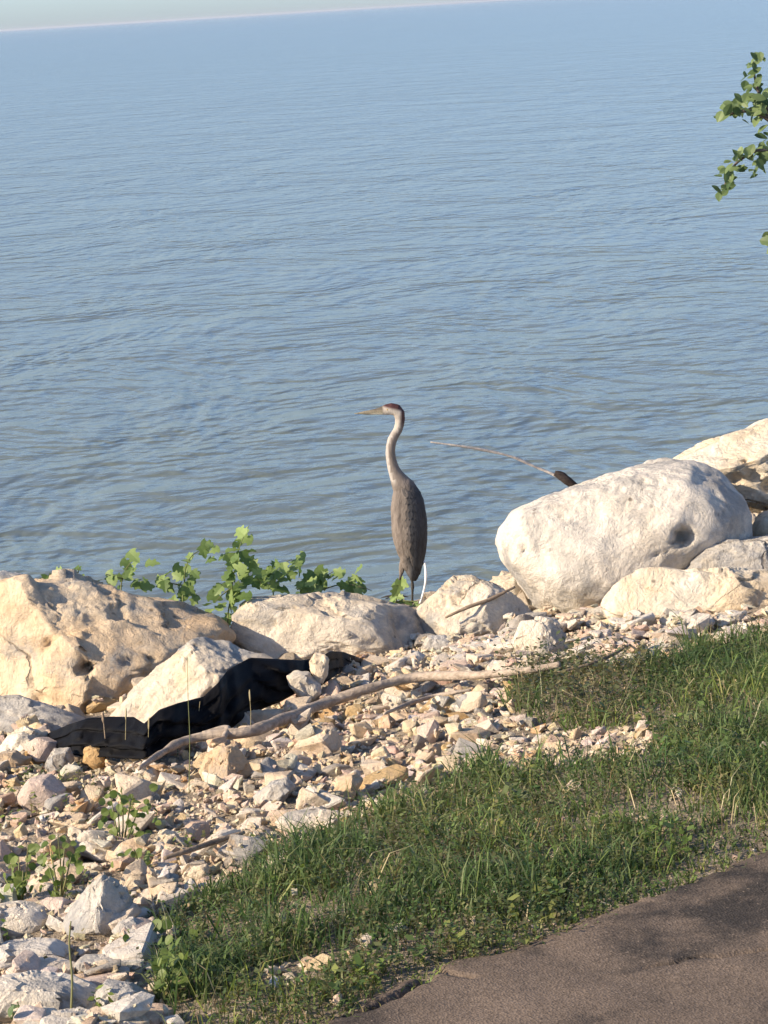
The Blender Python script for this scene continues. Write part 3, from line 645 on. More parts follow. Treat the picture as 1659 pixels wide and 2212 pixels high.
kind(rub, 'stuff'); rub['label'] = 'small broken limestone rubble and chips covering the slope'

# a few stones and more boulders at the waterline behind the front row
wl = []
sv, sf, st, off = [], [], [], 0
for i in range(900):
    a_ = RNG.uniform(3.0, 14.0); s_ = RNG.uniform(10.6, 11.9); x, y = TS * a_ + NS * s_
    v, f, fl = PROTO[int(RNG.integers(0, 26))]; L = float(RNG.uniform(0.06, 0.24))
    if abs(x - 0.15 - (y - 14.9) * 0.01) < 0.45 and y > 13.6: L = min(L, 0.07)
    P = v @ (rot(RNG.uniform(0, 6.28), RNG.normal(0, 0.2), RNG.normal(0, 0.2)) * L).T + np.array([x, y, tz(x, y) + L * fl * 0.15])
    sv.append(P); sf.append(f + off); off += len(P)
    tn = np.array((0.80, 0.74, 0.66)) * RNG.uniform(0.55, 1.0); st.append(np.tile([*tn, 1], (len(P), 1)))
wr = link('shore_gravel', mesh('shore_gravel', np.concatenate(sv), np.concatenate(sf), M['rubble'], False, np.concatenate(st)))
kind(wr, 'stuff'); wr['label'] = 'broken stones along the waterline behind the boulders'

# ------------------------------------------------------------------ grass and weeds (uncountable)
def blades(n_try, region, hmin, hmax, wid, lean, palette, dens_seed, cut, hfun=None, a_rng=(-2.5, 9.5), s_rng=(5.2, 10.2)):
    a_ = RNG.uniform(*a_rng, n_try); s_ = RNG.uniform(*s_rng, n_try)
    x = TS[0] * a_ + NS[0] * s_; y = TS[1] * a_ + NS[1] * s_
    ox, oy = wob(x, y)
    m_ = region(ox, oy, x, y)
    d = fbm(np.stack([x, y, x * 0], 1) * 2.4, dens_seed, 4)
    m_ &= (d + RNG.uniform(-0.35, 0.35, n_try)) > cut
    x, y, d = x[m_], y[m_], d[m_]; n = len(x)
    cx = ((x - HX0) / HS).astype(int); cy = ((y - HY0) / HS).astype(int)
    good = (cx >= 0) & (cx < HN[0]) & (cy >= 0) & (cy < HN[1]); x, y, d, cx, cy = x[good], y[good], d[good], cx[good], cy[good]; n = len(x)
    z = np.minimum(HM[cy, cx], terr(x, y) + 0.02) - 0.004
    h = RNG.uniform(hmin, hmax, n) * (1 + 0.9 * fbm(np.stack([x, y, x * 0 + 3], 1) * 5.5, dens_seed + 40, 2)) * (1 + 0.4 * d)
    if hfun is not None: h *= hfun(x, y)
    yaw = RNG.uniform(0, 6.283, n); ln = np.abs(RNG.normal(lean, 0.35, n)) * h
    dx, dy = np.cos(yaw) * ln, np.sin(yaw) * ln
    wy_ = RNG.uniform(0, 6.283, n); wv_ = RNG.uniform(0.7, 1.3, n) * wid / 2
    ux, uy = np.cos(wy_) * wv_, np.sin(wy_) * wv_
    V = np.zeros((n, 5, 3))
    V[:, 0] = np.stack([x - ux, y - uy, z], 1); V[:, 1] = np.stack([x + ux, y + uy, z], 1)
    V[:, 2] = np.stack([x + dx * .35 + ux * .8, y + dy * .35 + uy * .8, z + h * .6], 1); V[:, 3] = np.stack([x + dx * .35 - ux * .8, y + dy * .35 - uy * .8, z + h * .6], 1)
    V[:, 4] = np.stack([x + dx, y + dy, z + h * (1 - 0.25 * np.minimum(np.abs(ln / np.maximum(h, 1e-4)), 2))], 1)
    i0 = np.arange(n)[:, None] * 5
    q = (i0 + np.array([0, 1, 2, 3])).tolist(); tr = (i0 + np.array([3, 2, 4])).tolist()
    pal = np.array(palette); c = pal[RNG.integers(0, len(pal), n)] * RNG.uniform(0.7, 1.25, (n, 1))
    patch = fbm(np.stack([x, y, x * 0], 1) * 3.1, 91, 3)[:, None]
    c = np.clip(c * (1 + 0.5 * patch * np.array([1.2, 0.7, 0.5])), 0.01, 1)
    T_ = np.concatenate([np.repeat(c[:, None], 5, 1), np.ones((n, 5, 1))], 2)
    return V.reshape(-1, 3), q + tr, T_.reshape(-1, 4)

def sprigs(n_try, region, hmin, hmax, leaf, nl, palette, dens_seed, cut, a_rng=(-2.5, 9.5), s_rng=(5.2, 10.2), round_=False):
    a_ = RNG.uniform(*a_rng, n_try); s_ = RNG.uniform(*s_rng, n_try)
    x = TS[0] * a_ + NS[0] * s_; y = TS[1] * a_ + NS[1] * s_
    ox, oy = wob(x, y); m_ = region(ox, oy, x, y)
    d = fbm(np.stack([x, y, x * 0], 1) * 2.8, dens_seed, 4); m_ &= (d + RNG.uniform(-0.3, 0.3, n_try)) > cut
    x, y = x[m_], y[m_]; n = len(x)
    z = terr(x, y); h = RNG.uniform(hmin, hmax, n); yaw = RNG.uniform(0, 6.283, n); ln = np.abs(RNG.normal(0.3, 0.3, n)) * h
    pal = np.array(palette); c0 = pal[RNG.integers(0, len(pal), n)] * RNG.uniform(0.7, 1.25, (n, 1))
    VV, FF, TT = [], [], []; o_ = 0
    for j in range(nl):                                             # leaf j of every sprig
        tt = (j + RNG.random(n)) / nl * 0.85 + 0.15
        bx = x + np.cos(yaw) * ln * tt ** 1.5; by = y + np.sin(yaw) * ln * tt ** 1.5; bz = z + h * tt
        an = RNG.uniform(0, 6.283, n); up = RNG.uniform(-0.2, 0.7, n); L = leaf * RNG.uniform(0.6, 1.3, n)
        d3 = np.stack([np.cos(an) * np.cos(up), np.sin(an) * np.cos(up), np.sin(up)], 1) * L[:, None]
        s3 = np.stack([-np.sin(an), np.cos(an), RNG.normal(0, 0.35, n)], 1) * (L * 0.30)[:, None]
        b3 = np.stack([bx, by, bz], 1)
        VV.append(np.stack([b3, b3 + d3 * .5 + s3, b3 + d3, b3 + d3 * .5 - s3], 1).reshape(-1, 3))
        FF.append(np.arange(n)[:, None] * 4 + np.array([0, 1, 2, 3]) + o_); o_ += n * 4
        TT.append(np.concatenate([np.repeat((c0 * RNG.uniform(0.8, 1.2, (n, 1)))[:, None], 4, 1), np.ones((n, 4, 1))], 2).reshape(-1, 4))
    w_ = 0.0012                                                     # stems
    t3 = np.stack([x + np.cos(yaw) * ln, y + np.sin(yaw) * ln, z + h], 1); b3 = np.stack([x, y, z], 1); k3 = np.array([w_, w_, 0])
    VV.append(np.stack([b3 - k3, b3 + k3, t3], 1).reshape(-1, 3)); TT.append(np.concatenate([np.repeat((c0 * np.array([1.1, 0.9, 0.8]))[:, None], 3, 1), np.ones((n, 3, 1))], 2).reshape(-1, 4))
    F3 = (np.arange(n)[:, None] * 3 + np.array([0, 1, 2]) + o_).tolist()
    return np.concatenate(VV), np.concatenate(FF).tolist() + F3, np.clip(np.concatenate(TT), 0, 1)

def in_grass(ox, oy, x, y):
    return in_poly(ox, oy, GRASS) & ~in_poly(ox, oy, BARE) & ~in_poly(ox, oy, BARE2)
def in_lawn(ox, oy, x, y):
    return in_grass(ox, oy, x, y) & (~in_poly(ox, oy, BUSH) | (RNG.random(len(x)) < 0.18))
def edge_low(x, y):
    a_ = TS[0] * x + TS[1] * y; s_ = NS[0] * x + NS[1] * y
    return np.clip(0.28 + (s_ - np.interp(a_, EA, ES)) / 0.45, 0.28, 1.0)
def near_edge(ox, oy, x, y):
    a_ = TS[0] * x + TS[1] * y; s_ = NS[0] * x + NS[1] * y; e = s_ - np.interp(a_, EA, ES)
    return (e > -0.09) & (e < 0.22) & (ox > -1.6)
def stuff(name, parts, label):
    V = np.concatenate([p[0] for p in parts]); T_ = np.concatenate([p[2] for p in parts]); fs, o_ = [], 0
    for p in parts:
        fs += [[k + o_ for k in q] for q in p[1]]; o_ += len(p[0])
    o = link(name, mesh(name, V, fs, M['blade'], False, T_)); kind(o, 'stuff'); o['label'] = label
    return o
GREEN = [(0.075, 0.122, 0.036), (0.098, 0.160, 0.048), (0.135, 0.200, 0.062), (0.135, 0.17, 0.060), (0.20, 0.225, 0.09)]
OLIVE = [(0.12, 0.13, 0.055), (0.16, 0.16, 0.07), (0.09, 0.11, 0.045), (0.21, 0.18, 0.09)]
DRY = [(0.42, 0.36, 0.20), (0.50, 0.44, 0.27), (0.33, 0.25, 0.13)]
LIME = [(0.20, 0.26, 0.06), (0.25, 0.28, 0.08), (0.15, 0.22, 0.05)]
grass = stuff('grass', [
    blades(230000, in_lawn, 0.03, 0.12, 0.0058, 0.75, GREEN, 71, -0.26, edge_low),
    blades(22000, in_lawn, 0.08, 0.17, 0.0055, 0.7, GREEN + LIME, 72, 0.08, edge_low),
    blades(12000, in_grass, 0.05, 0.15, 0.0035, 1.0, DRY, 73, -0.2, edge_low),
    blades(110000, near_edge, 0.02, 0.05, 0.006, 0.9, LIME + OLIVE + GREEN, 74, -0.5),
    blades(9000, lambda ox, oy, x, y: in_poly(ox, oy, BUSH), 0.08, 0.24, 0.003, 0.8, DRY + OLIVE, 86, -0.5),
], 'green grass growing between the rubble and the asphalt')
weeds = stuff('weeds', [
    sprigs(60000, in_grass, 0.03, 0.11, 0.016, 6, OLIVE + GREEN, 75, -0.15),
    sprigs(26000, near_edge, 0.01, 0.035, 0.015, 5, LIME + OLIVE, 76, -0.3),
    sprigs(16000, lambda ox, oy, x, y: in_poly(ox, oy, BUSH), 0.08, 0.20, 0.026, 9, [(0.085, 0.105, 0.05), (0.12, 0.13, 0.06), (0.18, 0.16, 0.08)], 77, -0.45),
    sprigs(5000, lambda ox, oy, x, y: in_poly(ox, oy, LEFTW), 0.04, 0.13, 0.028, 8, LIME + OLIVE, 79, -0.05, (-2.5, 4.0), (5.6, 9.0)),
    sprigs(9000, lambda ox, oy, x, y: ~in_poly(ox, oy, GRASS), 0.03, 0.10, 0.022, 6, OLIVE + LIME, 78, 0.34, (-2.5, 5.5), (5.8, 9.6)),
    sprigs(9000, in_lawn, 0.03, 0.09, 0.034, 6, GREEN + LIME, 85, 0.16),
], 'low leafy weeds mixed into the grass and the rubble')

# ------------------------------------------------------------------ tubes: sticks, branches, stems
def tube(pts, radii, sides=8, noise=0.0, seed=0, sub=6):
    P = np.array(pts, float); r_ = np.array(radii, float)
    if sub > 1 and len(P) > 2:                                       # smooth the path
        tt = np.linspace(0, len(P) - 1, (len(P) - 1) * sub + 1); Q = []
        for t_ in tt:
            i = min(int(t_), len(P) - 2); u = t_ - i
            p0, p1, p2, p3_ = P[max(i - 1, 0)], P[i], P[i + 1], P[min(i + 2, len(P) - 1)]
            Q.append(0.5 * ((2 * p1) + (-p0 + p2) * u + (2 * p0 - 5 * p1 + 4 * p2 - p3_) * u * u + (-p0 + 3 * p1 - 3 * p2 + p3_) * u ** 3))
        r_ = np.interp(tt, np.arange(len(P)), r_); P = np.array(Q)
    V, Fc = [], []
    for i in range(len(P)):
        d = P[min(i + 1, len(P) - 1)] - P[max(i - 1, 0)]; d = d / (np.linalg.norm(d) + 1e-9)
        a = np.cross(d, [0.31, 0.2, 0.93]); a /= np.linalg.norm(a) + 1e-9; b = np.cross(d, a)
        for k in range(sides):
            an = 2 * math.pi * k / sides; V.append(P[i] + (a * math.cos(an) + b * math.sin(an)) * r_[i])
    for i in range(len(P) - 1):
        for k in range(sides):
            Fc.append([i * sides + k, i * sides + (k + 1) % sides, (i + 1) * sides + (k + 1) % sides, (i + 1) * sides + k])
    Fc.append(list(range(sides))[::-1]); Fc.append([(len(P) - 1) * sides + k for k in range(sides)])
    V = np.array(V)
    if noise:
        n = fbm(V * 14, seed, 3); c = np.repeat(P, sides, 0); V = c + (V - c) * (1 + noise * n)[:, None]
    return V, Fc
def merge(parts):
    V, Fc, o_ = [], [], 0
    for v, f in parts:
        V.append(np.asarray(v)); Fc += [[k + o_ for k in q] for q in f]; o_ += len(v)
    return np.concatenate(V), Fc
def tube_thing(name, parts, mat, label, cat, parent=None, group=None):
    V, Fc = merge(parts); c = V.mean(0); c[2] = V[:, 2].min()
    if parent is not None: c = np.array(parent.location)
    o = link(name, mesh(name, V - c, Fc, mat, True), parent)
    if parent is None:
        o.location = tuple(c); tag(o, label, cat, group)
    return o

H = lambda pts, h: [W(x, y, h) for x, y in pts]
bp = H([(300, 1660), (340, 1632), (385, 1606), (440, 1590), (540, 1580), (620, 1551), (700, 1520), (800, 1486), (900, 1463), (1000, 1459), (1100, 1453), (1210, 1436)], 0.10)
tube_thing('driftwood_branch', [tube(bp, [0.009, 0.014, 0.018, 0.021, 0.023, 0.024, 0.023, 0.022, 0.022, 0.020, 0.017, 0.012], 14, 0.36, 3, 9),
                                tube([bp[3], bp[3] + np.array([0.10, 0.02, 0.02]), W(475, 1612, 0.07), W(520, 1612, 0.05)], [0.02, 0.014, 0.011, 0.006], 8, 0.2, 5)],
           M['driftwood'], 'long grey driftwood branch lying across the rubble', 'branch')
tube_thing('stick', [tube(H([(830, 1542), (884, 1520), (935, 1505), (979, 1497), (1018, 1490)], 0.085), [0.006, 0.010, 0.011, 0.010, 0.006], 8, 0.2, 8)], M['driftwood'], 'short brown stick lying just below the long driftwood branch', 'stick')
tube_thing('stick', [tube(H([(355, 1854), (410, 1836), (470, 1816), (528, 1798)], 0.09), [0.006, 0.010, 0.010, 0.006], 8, 0.25, 9)], M['twig'], 'dark stick in the lower rubble beside the wide flat pinkish slab', 'stick')
tube_thing('stick', [tube(H([(1205, 1452), (1270, 1436), (1320, 1416), (1362, 1392)], 0.09), [0.004, 0.007, 0.008, 0.005], 8, 0.25, 10)], M['twig'], 'thin brown stick in the white shingle above the weeds', 'stick')
DB4 = depth(W(1030, 1378)) - 0.07
tube_thing('stick', [tube([at(962, 1334, DB4), at(1010, 1312, DB4 + .02), at(1060, 1294, DB4 + .06), at(1112, 1268, DB4 + .12)], [0.006, 0.010, 0.010, 0.006], 8, 0.2, 11)], M['twig'], 'thin grey-brown stick resting across the small rounded pale boulder', 'stick')
Dp = D6 + 0.35
pole = empty('bare_branch', at(1245, 1052, Dp)); tag(pole, 'thin bare branch jutting out over the water from behind the huge white boulder', 'branch')
bb_ = [at(930, 955, Dp - .1), at(990, 963, Dp - .1), at(1055, 974, Dp - .06), at(1110, 988, Dp - .03), at(1160, 1010, Dp), at(1205, 1030, Dp), at(1260, 1068, Dp)]
tube_thing('shaft', [tube(bb_, [0.004, 0.0065, 0.0075, 0.0075, 0.008, 0.009, 0.010], 8, 0.4, 12)], M['palewood'], '', '', pole)
tube_thing('dark_stub', [tube([at(1198, 1022, Dp - .012), at(1212, 1028, Dp - .012), at(1228, 1040, Dp - .012), at(1246, 1054, Dp)], [0.014, 0.024, 0.025, 0.02], 10, 0.25, 13)], M['darkwood'], '', '', pole)

# ------------------------------------------------------------------ black geotextile sheet
top = [(103, 1582), (150, 1562), (190, 1549), (240, 1545), (290, 1546), (312, 1560), (345, 1530), (385, 1516), (440, 1502), (474, 1470), (492, 1445), (540, 1418), (600, 1421), (650, 1424), (690, 1418), (715, 1404), (742, 1406), (784, 1421)]
bot = [(112, 1608), (150, 1625), (190, 1632), (230, 1632), (270, 1635), (312, 1635), (350, 1622), (395, 1608), (440, 1590), (480, 1582), (520, 1560), (570, 1528), (610, 1512), (640, 1495), (690, 1480), (715, 1462), (745, 1440), (786, 1424)]
nu, nv = 150, 34
iu = np.linspace(0, len(top) - 1, nu); TP = np.array(top, float); BP = np.array(bot, float)
tpx = np.stack([np.interp(iu, range(len(top)), TP[:, 0]), np.interp(iu, range(len(top)), TP[:, 1])], 1)
bpx = np.stack([np.interp(iu, range(len(bot)), BP[:, 0]), np.interp(iu, range(len(bot)), BP[:, 1])], 1)
G = np.zeros((nv, nu, 3))
for i in range(nu):
    b_ = W(*bpx[i], 0.05); t_ = at(*tpx[i], depth(b_) + 0.02 + 0.10 * abs(math.sin(i * 0.05)))
    for j in range(nv):
        v = j / (nv - 1); q = b_ * (1 - v) + t_ * v
        G[j, i] = q + np.array([0, -0.05 * math.sin(math.pi * v), 0.0])
gp = G.reshape(-1, 3)
uvp = np.stack(np.meshgrid(np.linspace(0, 9, nu), np.linspace(0, 1.0, nv)), -1).reshape(-1, 2); uv3 = np.concatenate([uvp, uvp[:, :1] * 0], 1)
ed = np.minimum(1, np.minimum(uvp[:, 1], 1 - uvp[:, 1]) * 6)[:, None]
nA = fbm(uv3 * np.array([0.9, 0.4, 1]), 81, 3); nB = fbm(uv3 * np.array([2.6, 2.2, 1]), 83, 4)
fold = np.abs(np.sin(uvp[:, 1] * 8.5 + 3.2 * nA + 0.35 * uvp[:, 0]))[:, None] ** 0.7          # long folds run with the sheet
fold2 = np.abs(np.sin(uvp[:, 1] * 19 - 0.8 * uvp[:, 0] + 4 * nB))[:, None]
gp = gp + ed * (fold * np.array([[0.0, -0.055, -0.008]]) + fold2 * np.array([[0.0, -0.012, 0.004]]) + nB[:, None] * np.array([[0.01, -0.03, 0.015]])) + np.array([0, -0.02, 0.0])
gf = gridfaces(nu, nv)
c0 = gp.mean(0)
sheet = link('black_sheet', mesh('black_sheet', gp - c0, gf, M['fabric'], True)); sheet.location = tuple(c0)
so = sheet.modifiers.new('thickness', 'SOLIDIFY'); so.thickness = 0.004
tag(sheet, 'crumpled black geotextile sheet half buried between the boulders and the rubble', 'fabric sheet')

# ------------------------------------------------------------------ leaves and plants
def leaf_mesh(name, prof, mat, fold_=0.18, droop=0.15):
    """prof: half outline as (along, across) from base to tip"""
    V = [(x, 0.0, -droop * x * x) for x, _ in prof]; n = len(prof)
    for sgn in (1, -1):
        V += [(x, sgn * w, fold_ * w - droop * x * x) for x, w in prof]
    Fc = []
    for i in range(n - 1):
        Fc.append([i, i + 1, n + i + 1, n + i]); Fc.append([i + 1, i, 2 * n + i, 2 * n + i + 1])
    return mesh(name, V, Fc, mat, False)
VINE_PROF = [(0.0, 0.02), (-0.10, 0.20), (0.02, 0.40), (0.16, 0.52), (0.22, 0.34), (0.36, 0.30), (0.50, 0.46), (0.60, 0.40), (0.66, 0.20), (0.82, 0.16), (1.0, 0.0)]
TREE_PROF = [(0.0, 0.01), (0.10, 0.16), (0.28, 0.30), (0.45, 0.34), (0.62, 0.29), (0.78, 0.20), (0.9, 0.10), (1.0, 0.0)]
ROUND_PROF = [(0.0, 0.02), (0.04, 0.28), (0.2, 0.45), (0.45, 0.52), (0.7, 0.44), (0.9, 0.24), (1.0, 0.0)]
LM = {'vine': leaf_mesh('vine_leaf', VINE_PROF, M['vine_leaf']), 'tree': leaf_mesh('tree_leaf', TREE_PROF, M['tree_leaf']), 'round': leaf_mesh('weed_leaf', ROUND_PROF, M['weed_leaf'])}
def leaf(parent, kindname, pos, L, toward=None):
    o = link('leaf', LM[kindname], parent)
    nrm = Vector(toward if toward is not None else (RNG.normal(-0.25, 0.45), RNG.normal(-0.55, 0.4), RNG.normal(0.65, 0.4))).normalized()
    d = Vector((RNG.normal(), RNG.normal() * 0.5, RNG.normal() - 0.25)); d = (d - nrm * d.dot(nrm)).normalized(); s_ = nrm.cross(d)
    m3 = Matrix((d, s_, nrm)).transposed() * L
    p = Vector(tuple(pos)) - Vector(parent.location) - (m3 @ Vector((0.5, 0, 0)))
    o.matrix_local = Matrix.Translation(p) @ m3.to_4x4()
    return o
def plant(name, label, cat, D, stems, spots, kindname, L, group=None, spread=6, per=2, base_h=None):
    b = at(*stems[0][0], D); b[2] = min(b[2], tz(b[0], b[1]))
    root = empty(name, b); tag(root, label, cat, group)
    for k, st_ in enumerate(stems):
        pts = [at(x, y, D + 0.03 * math.sin(i * 2.1 + k)) for i, (x, y) in enumerate(st_)]
        if k == 0: pts = [np.array(b)] + pts
        tube_thing('stem', [tube(pts, np.linspace(0.0045, 0.0018, len(pts)), 5, 0, 0, 4)], M['stem'], '', '', root)
    for (x, y) in spots:
        y = y + 8
        for q in range(per):
            leaf(root, kindname, at(x + RNG.normal(0, spread), y + RNG.normal(0, spread), D + RNG.normal(0, 0.05)), L * RNG.uniform(0.7, 1.25))
    return root
VG = 'wild vines growing between the boulders and the water'
DV = depth(WS(500, 1345, 10.95))
plant('wild_vine', 'tallest upright green vine rising between the huge tan boulder and the flat-topped boulder', 'vine', DV,
      [[(492, 1345), (498, 1290), (505, 1240), (515, 1190), (530, 1150), (538, 1135)], [(500, 1270), (480, 1285), (465, 1300)], [(505, 1235), (520, 1225), (530, 1215)]],
      [(536, 1138), (528, 1152), (515, 1178), (498, 1185), (520, 1195), (505, 1205), (485, 1205), (530, 1215), (512, 1225), (490, 1228), (540, 1222), (500, 1245), (518, 1250), (482, 1255), (495, 1268), (520, 1272), (475, 1280), (500, 1290), (515, 1300), (482, 1305), (465, 1308), (508, 1320), (488, 1325)], 'vine', 0.072, VG, 11, 2)
plant('wild_vine', 'green vine with a curling pale tip, next left of the tallest vine', 'vine', DV + 0.1,
      [[(395, 1310), (398, 1260), (402, 1225), (415, 1200), (440, 1185), (462, 1180)], [(400, 1265), (370, 1260), (345, 1250)]],
      [(462, 1182), (445, 1183), (432, 1192), (415, 1202), (408, 1220), (402, 1240), (415, 1262), (398, 1268), (390, 1250), (372, 1262), (355, 1250), (335, 1248), (410, 1285), (385, 1280), (360, 1222), (425, 1240)], 'vine', 0.068, VG, 11, 2)
plant('wild_vine', 'leafy vine showing over the top of the huge tan boulder', 'vine', DV + 0.15,
      [[(262, 1290), (265, 1250), (275, 1225), (290, 1208)], [(265, 1250), (245, 1245), (228, 1240)]],
      [(290, 1210), (278, 1222), (268, 1238), (250, 1242), (232, 1240), (285, 1240), (300, 1255), (315, 1255), (262, 1255)], 'vine', 0.068, VG, 11, 2)
plant('wild_vine', 'tiny leafy sprig peeking over the huge tan boulder near the photo edge', 'vine', DV + 0.1,
      [[(168, 1260), (169, 1238), (171, 1225)], [(120, 1262), (119, 1243), (122, 1232)]], [(170, 1226), (162, 1232), (178, 1230), (170, 1240), (118, 1240), (125, 1234), (95, 1243)], 'vine', 0.055, VG, 4, 1)
plant('wild_vine', 'bushy vine just behind the flat-topped boulder, next right of the tallest vine', 'vine', DV + 0.25,
      [[(590, 1310), (592, 1270), (600, 1240), (615, 1218), (630, 1208)], [(592, 1275), (570, 1265), (552, 1245)]],
      [(628, 1208), (612, 1215), (600, 1228), (585, 1225), (570, 1238), (556, 1245), (578, 1250), (600, 1248), (560, 1230), (625, 1225), (545, 1262), (640, 1245), (650, 1262), (575, 1240)], 'vine', 0.070, VG, 11, 2)
plant('wild_vine', 'low dark-leaved vine spreading above the flat-topped boulder towards the heron', 'vine', DV + 0.45,
      [[(690, 1310), (692, 1270), (705, 1245), (725, 1232)], [(692, 1275), (740, 1262), (780, 1268), (803, 1276)], [(692, 1270), (665, 1255), (645, 1250)]],
      [(725, 1230), (715, 1238), (700, 1235), (690, 1248), (675, 1250), (660, 1245), (648, 1262), (680, 1265), (735, 1240), (765, 1262), (778, 1268), (790, 1275), (765, 1240), (700, 1260), (660, 1270)], 'vine', 0.068, VG, 11, 2)
FEET = WS(890, 1303, 11.62); DH = depth(FEET)
plant('wild_vine', 'small yellow-green vine at the feet of the heron', 'vine', DH - 0.22,
      [[(858, 1318), (856, 1290), (860, 1270), (866, 1255)], [(858, 1300), (880, 1298), (900, 1300)]],
      [(864, 1258), (850, 1272), (862, 1280), (845, 1288), (870, 1290), (855, 1298), (885, 1300), (840, 1302), (872, 1304), (900, 1304)], 'vine', 0.062, VG, 6, 2)

WG = 'leafy weeds growing in the lower rubble'
def weed(base, h_px, spots, label, L=0.027, kindname='round', per=4, spread=13):
    D = depth(W(*base)) - 0.03
    return plant('leafy_weed', label, 'weed', D, [[base, ((base[0] + spots[0][0]) / 2 + 4, (base[1] + spots[0][1]) / 2), spots[0]]] + [[base, s_] for s_ in spots[1:5]], spots, kindname, L, WG, spread, per)
weed((45, 1962), 0, [(60, 1825), (40, 1850), (25, 1870), (50, 1880), (10, 1895), (35, 1905), (60, 1910), (20, 1930), (45, 1940), (5, 1945), (30, 1895), (55, 1860)], 'bright green round-leaved weed at the photo edge, upright, beside the pointed grey rock')
weed((130, 1955), 0, [(125, 1805), (110, 1840), (140, 1825), (155, 1845), (105, 1870), (130, 1880), (150, 1885), (115, 1900), (165, 1830), (95, 1925), (120, 1935), (175, 1870)], 'olive round-leaved weed just above the pointed grey rock')
weed((262, 1850), 0, [(262, 1700), (240, 1725), (285, 1718), (255, 1750), (300, 1745), (225, 1760), (275, 1775), (245, 1790), (305, 1790), (325, 1735), (280, 1745), (335, 1760)], 'straggly olive weed in the middle of the lower rubble, above the pointed grey rock', 0.026, 'round', 4, 13)
weed((300, 1895), 0, [(290, 1835), (312, 1855), (285, 1868), (305, 1878), (325, 1872), (296, 1850)], 'small dark green weed beside the tip of the pointed grey rock', 0.026)
weed((300, 2062), 0, [(276, 2010), (312, 2012), (340, 1995), (352, 2020), (330, 2040), (358, 1990), (415, 2010)], 'weed with one round green leaf over the round white stone', 0.034, 'round', 2, 5)
weed((360, 2150), 0, [(345, 2085), (375, 2075), (330, 2110), (395, 2095), (360, 2120), (350, 2060), (380, 2045), (365, 2030)], 'yellowish weed at the corner where grass meets the white slabs', 0.028)
weed((40, 2215), 0, [(38, 2165), (25, 2185), (55, 2180), (40, 2195), (70, 2200)], 'tiny green weed in the bottom corner of the photo', 0.04, 'tree', 2, 5)
weed((185, 2215), 0, [(170, 2180), (200, 2185), (160, 2200), (215, 2200), (185, 2195)], 'small green weed at the bottom of the photo by the tall stalk', 0.04, 'tree', 2, 5)

SG = 'single tall stalks standing in the rubble'
def stalk(pts, label, head=True, mat='drystalk', r=0.0019):
    b = W(*pts[0]); D = depth(b); root = empty('grass_stalk', b); tag(root, label, 'grass stalk', SG)
    P = [at(x, y, D - 0.01 * i) for i, (x, y) in enumerate(pts)]
    tube_thing('stem', [tube(P, np.linspace(r, r * 0.5, len(P)), 5)], M[mat], '', '', root)
    if head:
        u = P[-1] - P[-2]; u = u / np.linalg.norm(u)
        tube_thing('seed_head', [tube([P[-1] - u * 0.005, P[-1] + u * 0.01, P[-1] + u * 0.03, P[-1] + u * 0.045], [r, r * 2.1, r * 1.9, r * 0.5], 6, 0.5, 3)], M[mat], '', '', root)
stalk([(152, 2218), (156, 2120), (150, 2040), (153, 1990)], 'tall green grass stalk in front of the white slabs', False, 'stem', 0.004)
stalk([(270, 1660), (271, 1600), (272, 1552)], 'pale stalk in front of the black sheet, below the huge tan boulder')
stalk([(318, 1662), (320, 1610), (321, 1572)], 'pale stalk in front of the lowest dip of the black sheet')
stalk([(408, 1715), (410, 1600), (406, 1500), (405, 1420)], 'very tall thin stalk rising in front of the grey-topped cream boulder', False, 'stem', 0.002)
stalk([(420, 1625), (426, 1570), (432, 1515)], 'bent pale stalk at the thick end of the driftwood branch', False)
stalk([(385, 1640), (380, 1580), (374, 1545)], 'slim stalk beside the left part of the driftwood branch, before the black sheet', False, 'stem', 0.002)
stalk([(235, 1660), (228, 1600), (224, 1560)], 'reddish-brown dry stalk at the left part of the black sheet', True, 'twig', 0.004)
stalk([(540, 1600), (542, 1550), (540, 1512)], 'thin stalk with a small flower head above the long cream-tan slab')
stalk([(1322, 1552), (1270, 1520), (1214, 1490)], 'dry pale stalk leaning across the dark weeds', False, 'drystalk', 0.004)

# ------------------------------------------------------------------ the heron
HK = DH * 1024 / 2212.0 / FPX * 0.2266            # metres per measured unit on the bird
def hz(x, y):                                      # to the bird's own plane: across, up
    return (x - 690) * HK, (2022 - y) * HK
heron = empty('heron', FEET); heron.rotation_euler = (0, ROLL, 0)
tag(heron, 'tall grey heron standing upright on the shore, facing left, neck stretched', 'heron')
# spine from bill tip to tail: x, y, half width in the picture plane, half depth / half width
SP = [(140, 196, 4, 1), (205, 190, 13, .8), (280, 184, 22, .7), (345, 176, 29, .7), (395, 168, 37, .75), (440, 158, 50, .75), (490, 150, 57, .78), (535, 160, 58, .78), (565, 195, 54, .78), (572, 245, 48, .8), (566, 300, 44, .82), (552, 350, 43, .85), (522, 400, 43, .88),
      (498, 450, 45, .9), (485, 510, 45, .9), (482, 570, 46, .9), (490, 640, 49, .9), (508, 710, 55, .9), (532, 770, 64, .9), (566, 830, 82, .88), (605, 890, 106, .85), (630, 960, 134, .82), (640, 1040, 152, .8), (648, 1130, 161, .8), (655, 1220, 166, .8), (660, 1310, 166, .8),
      (666, 1400, 158, .8), (676, 1490, 138, .8), (688, 1580, 114, .8), (696, 1660, 94, .78), (704, 1730, 68, .7), (716, 1785, 34, .55), (724, 1808, 8, .5)]
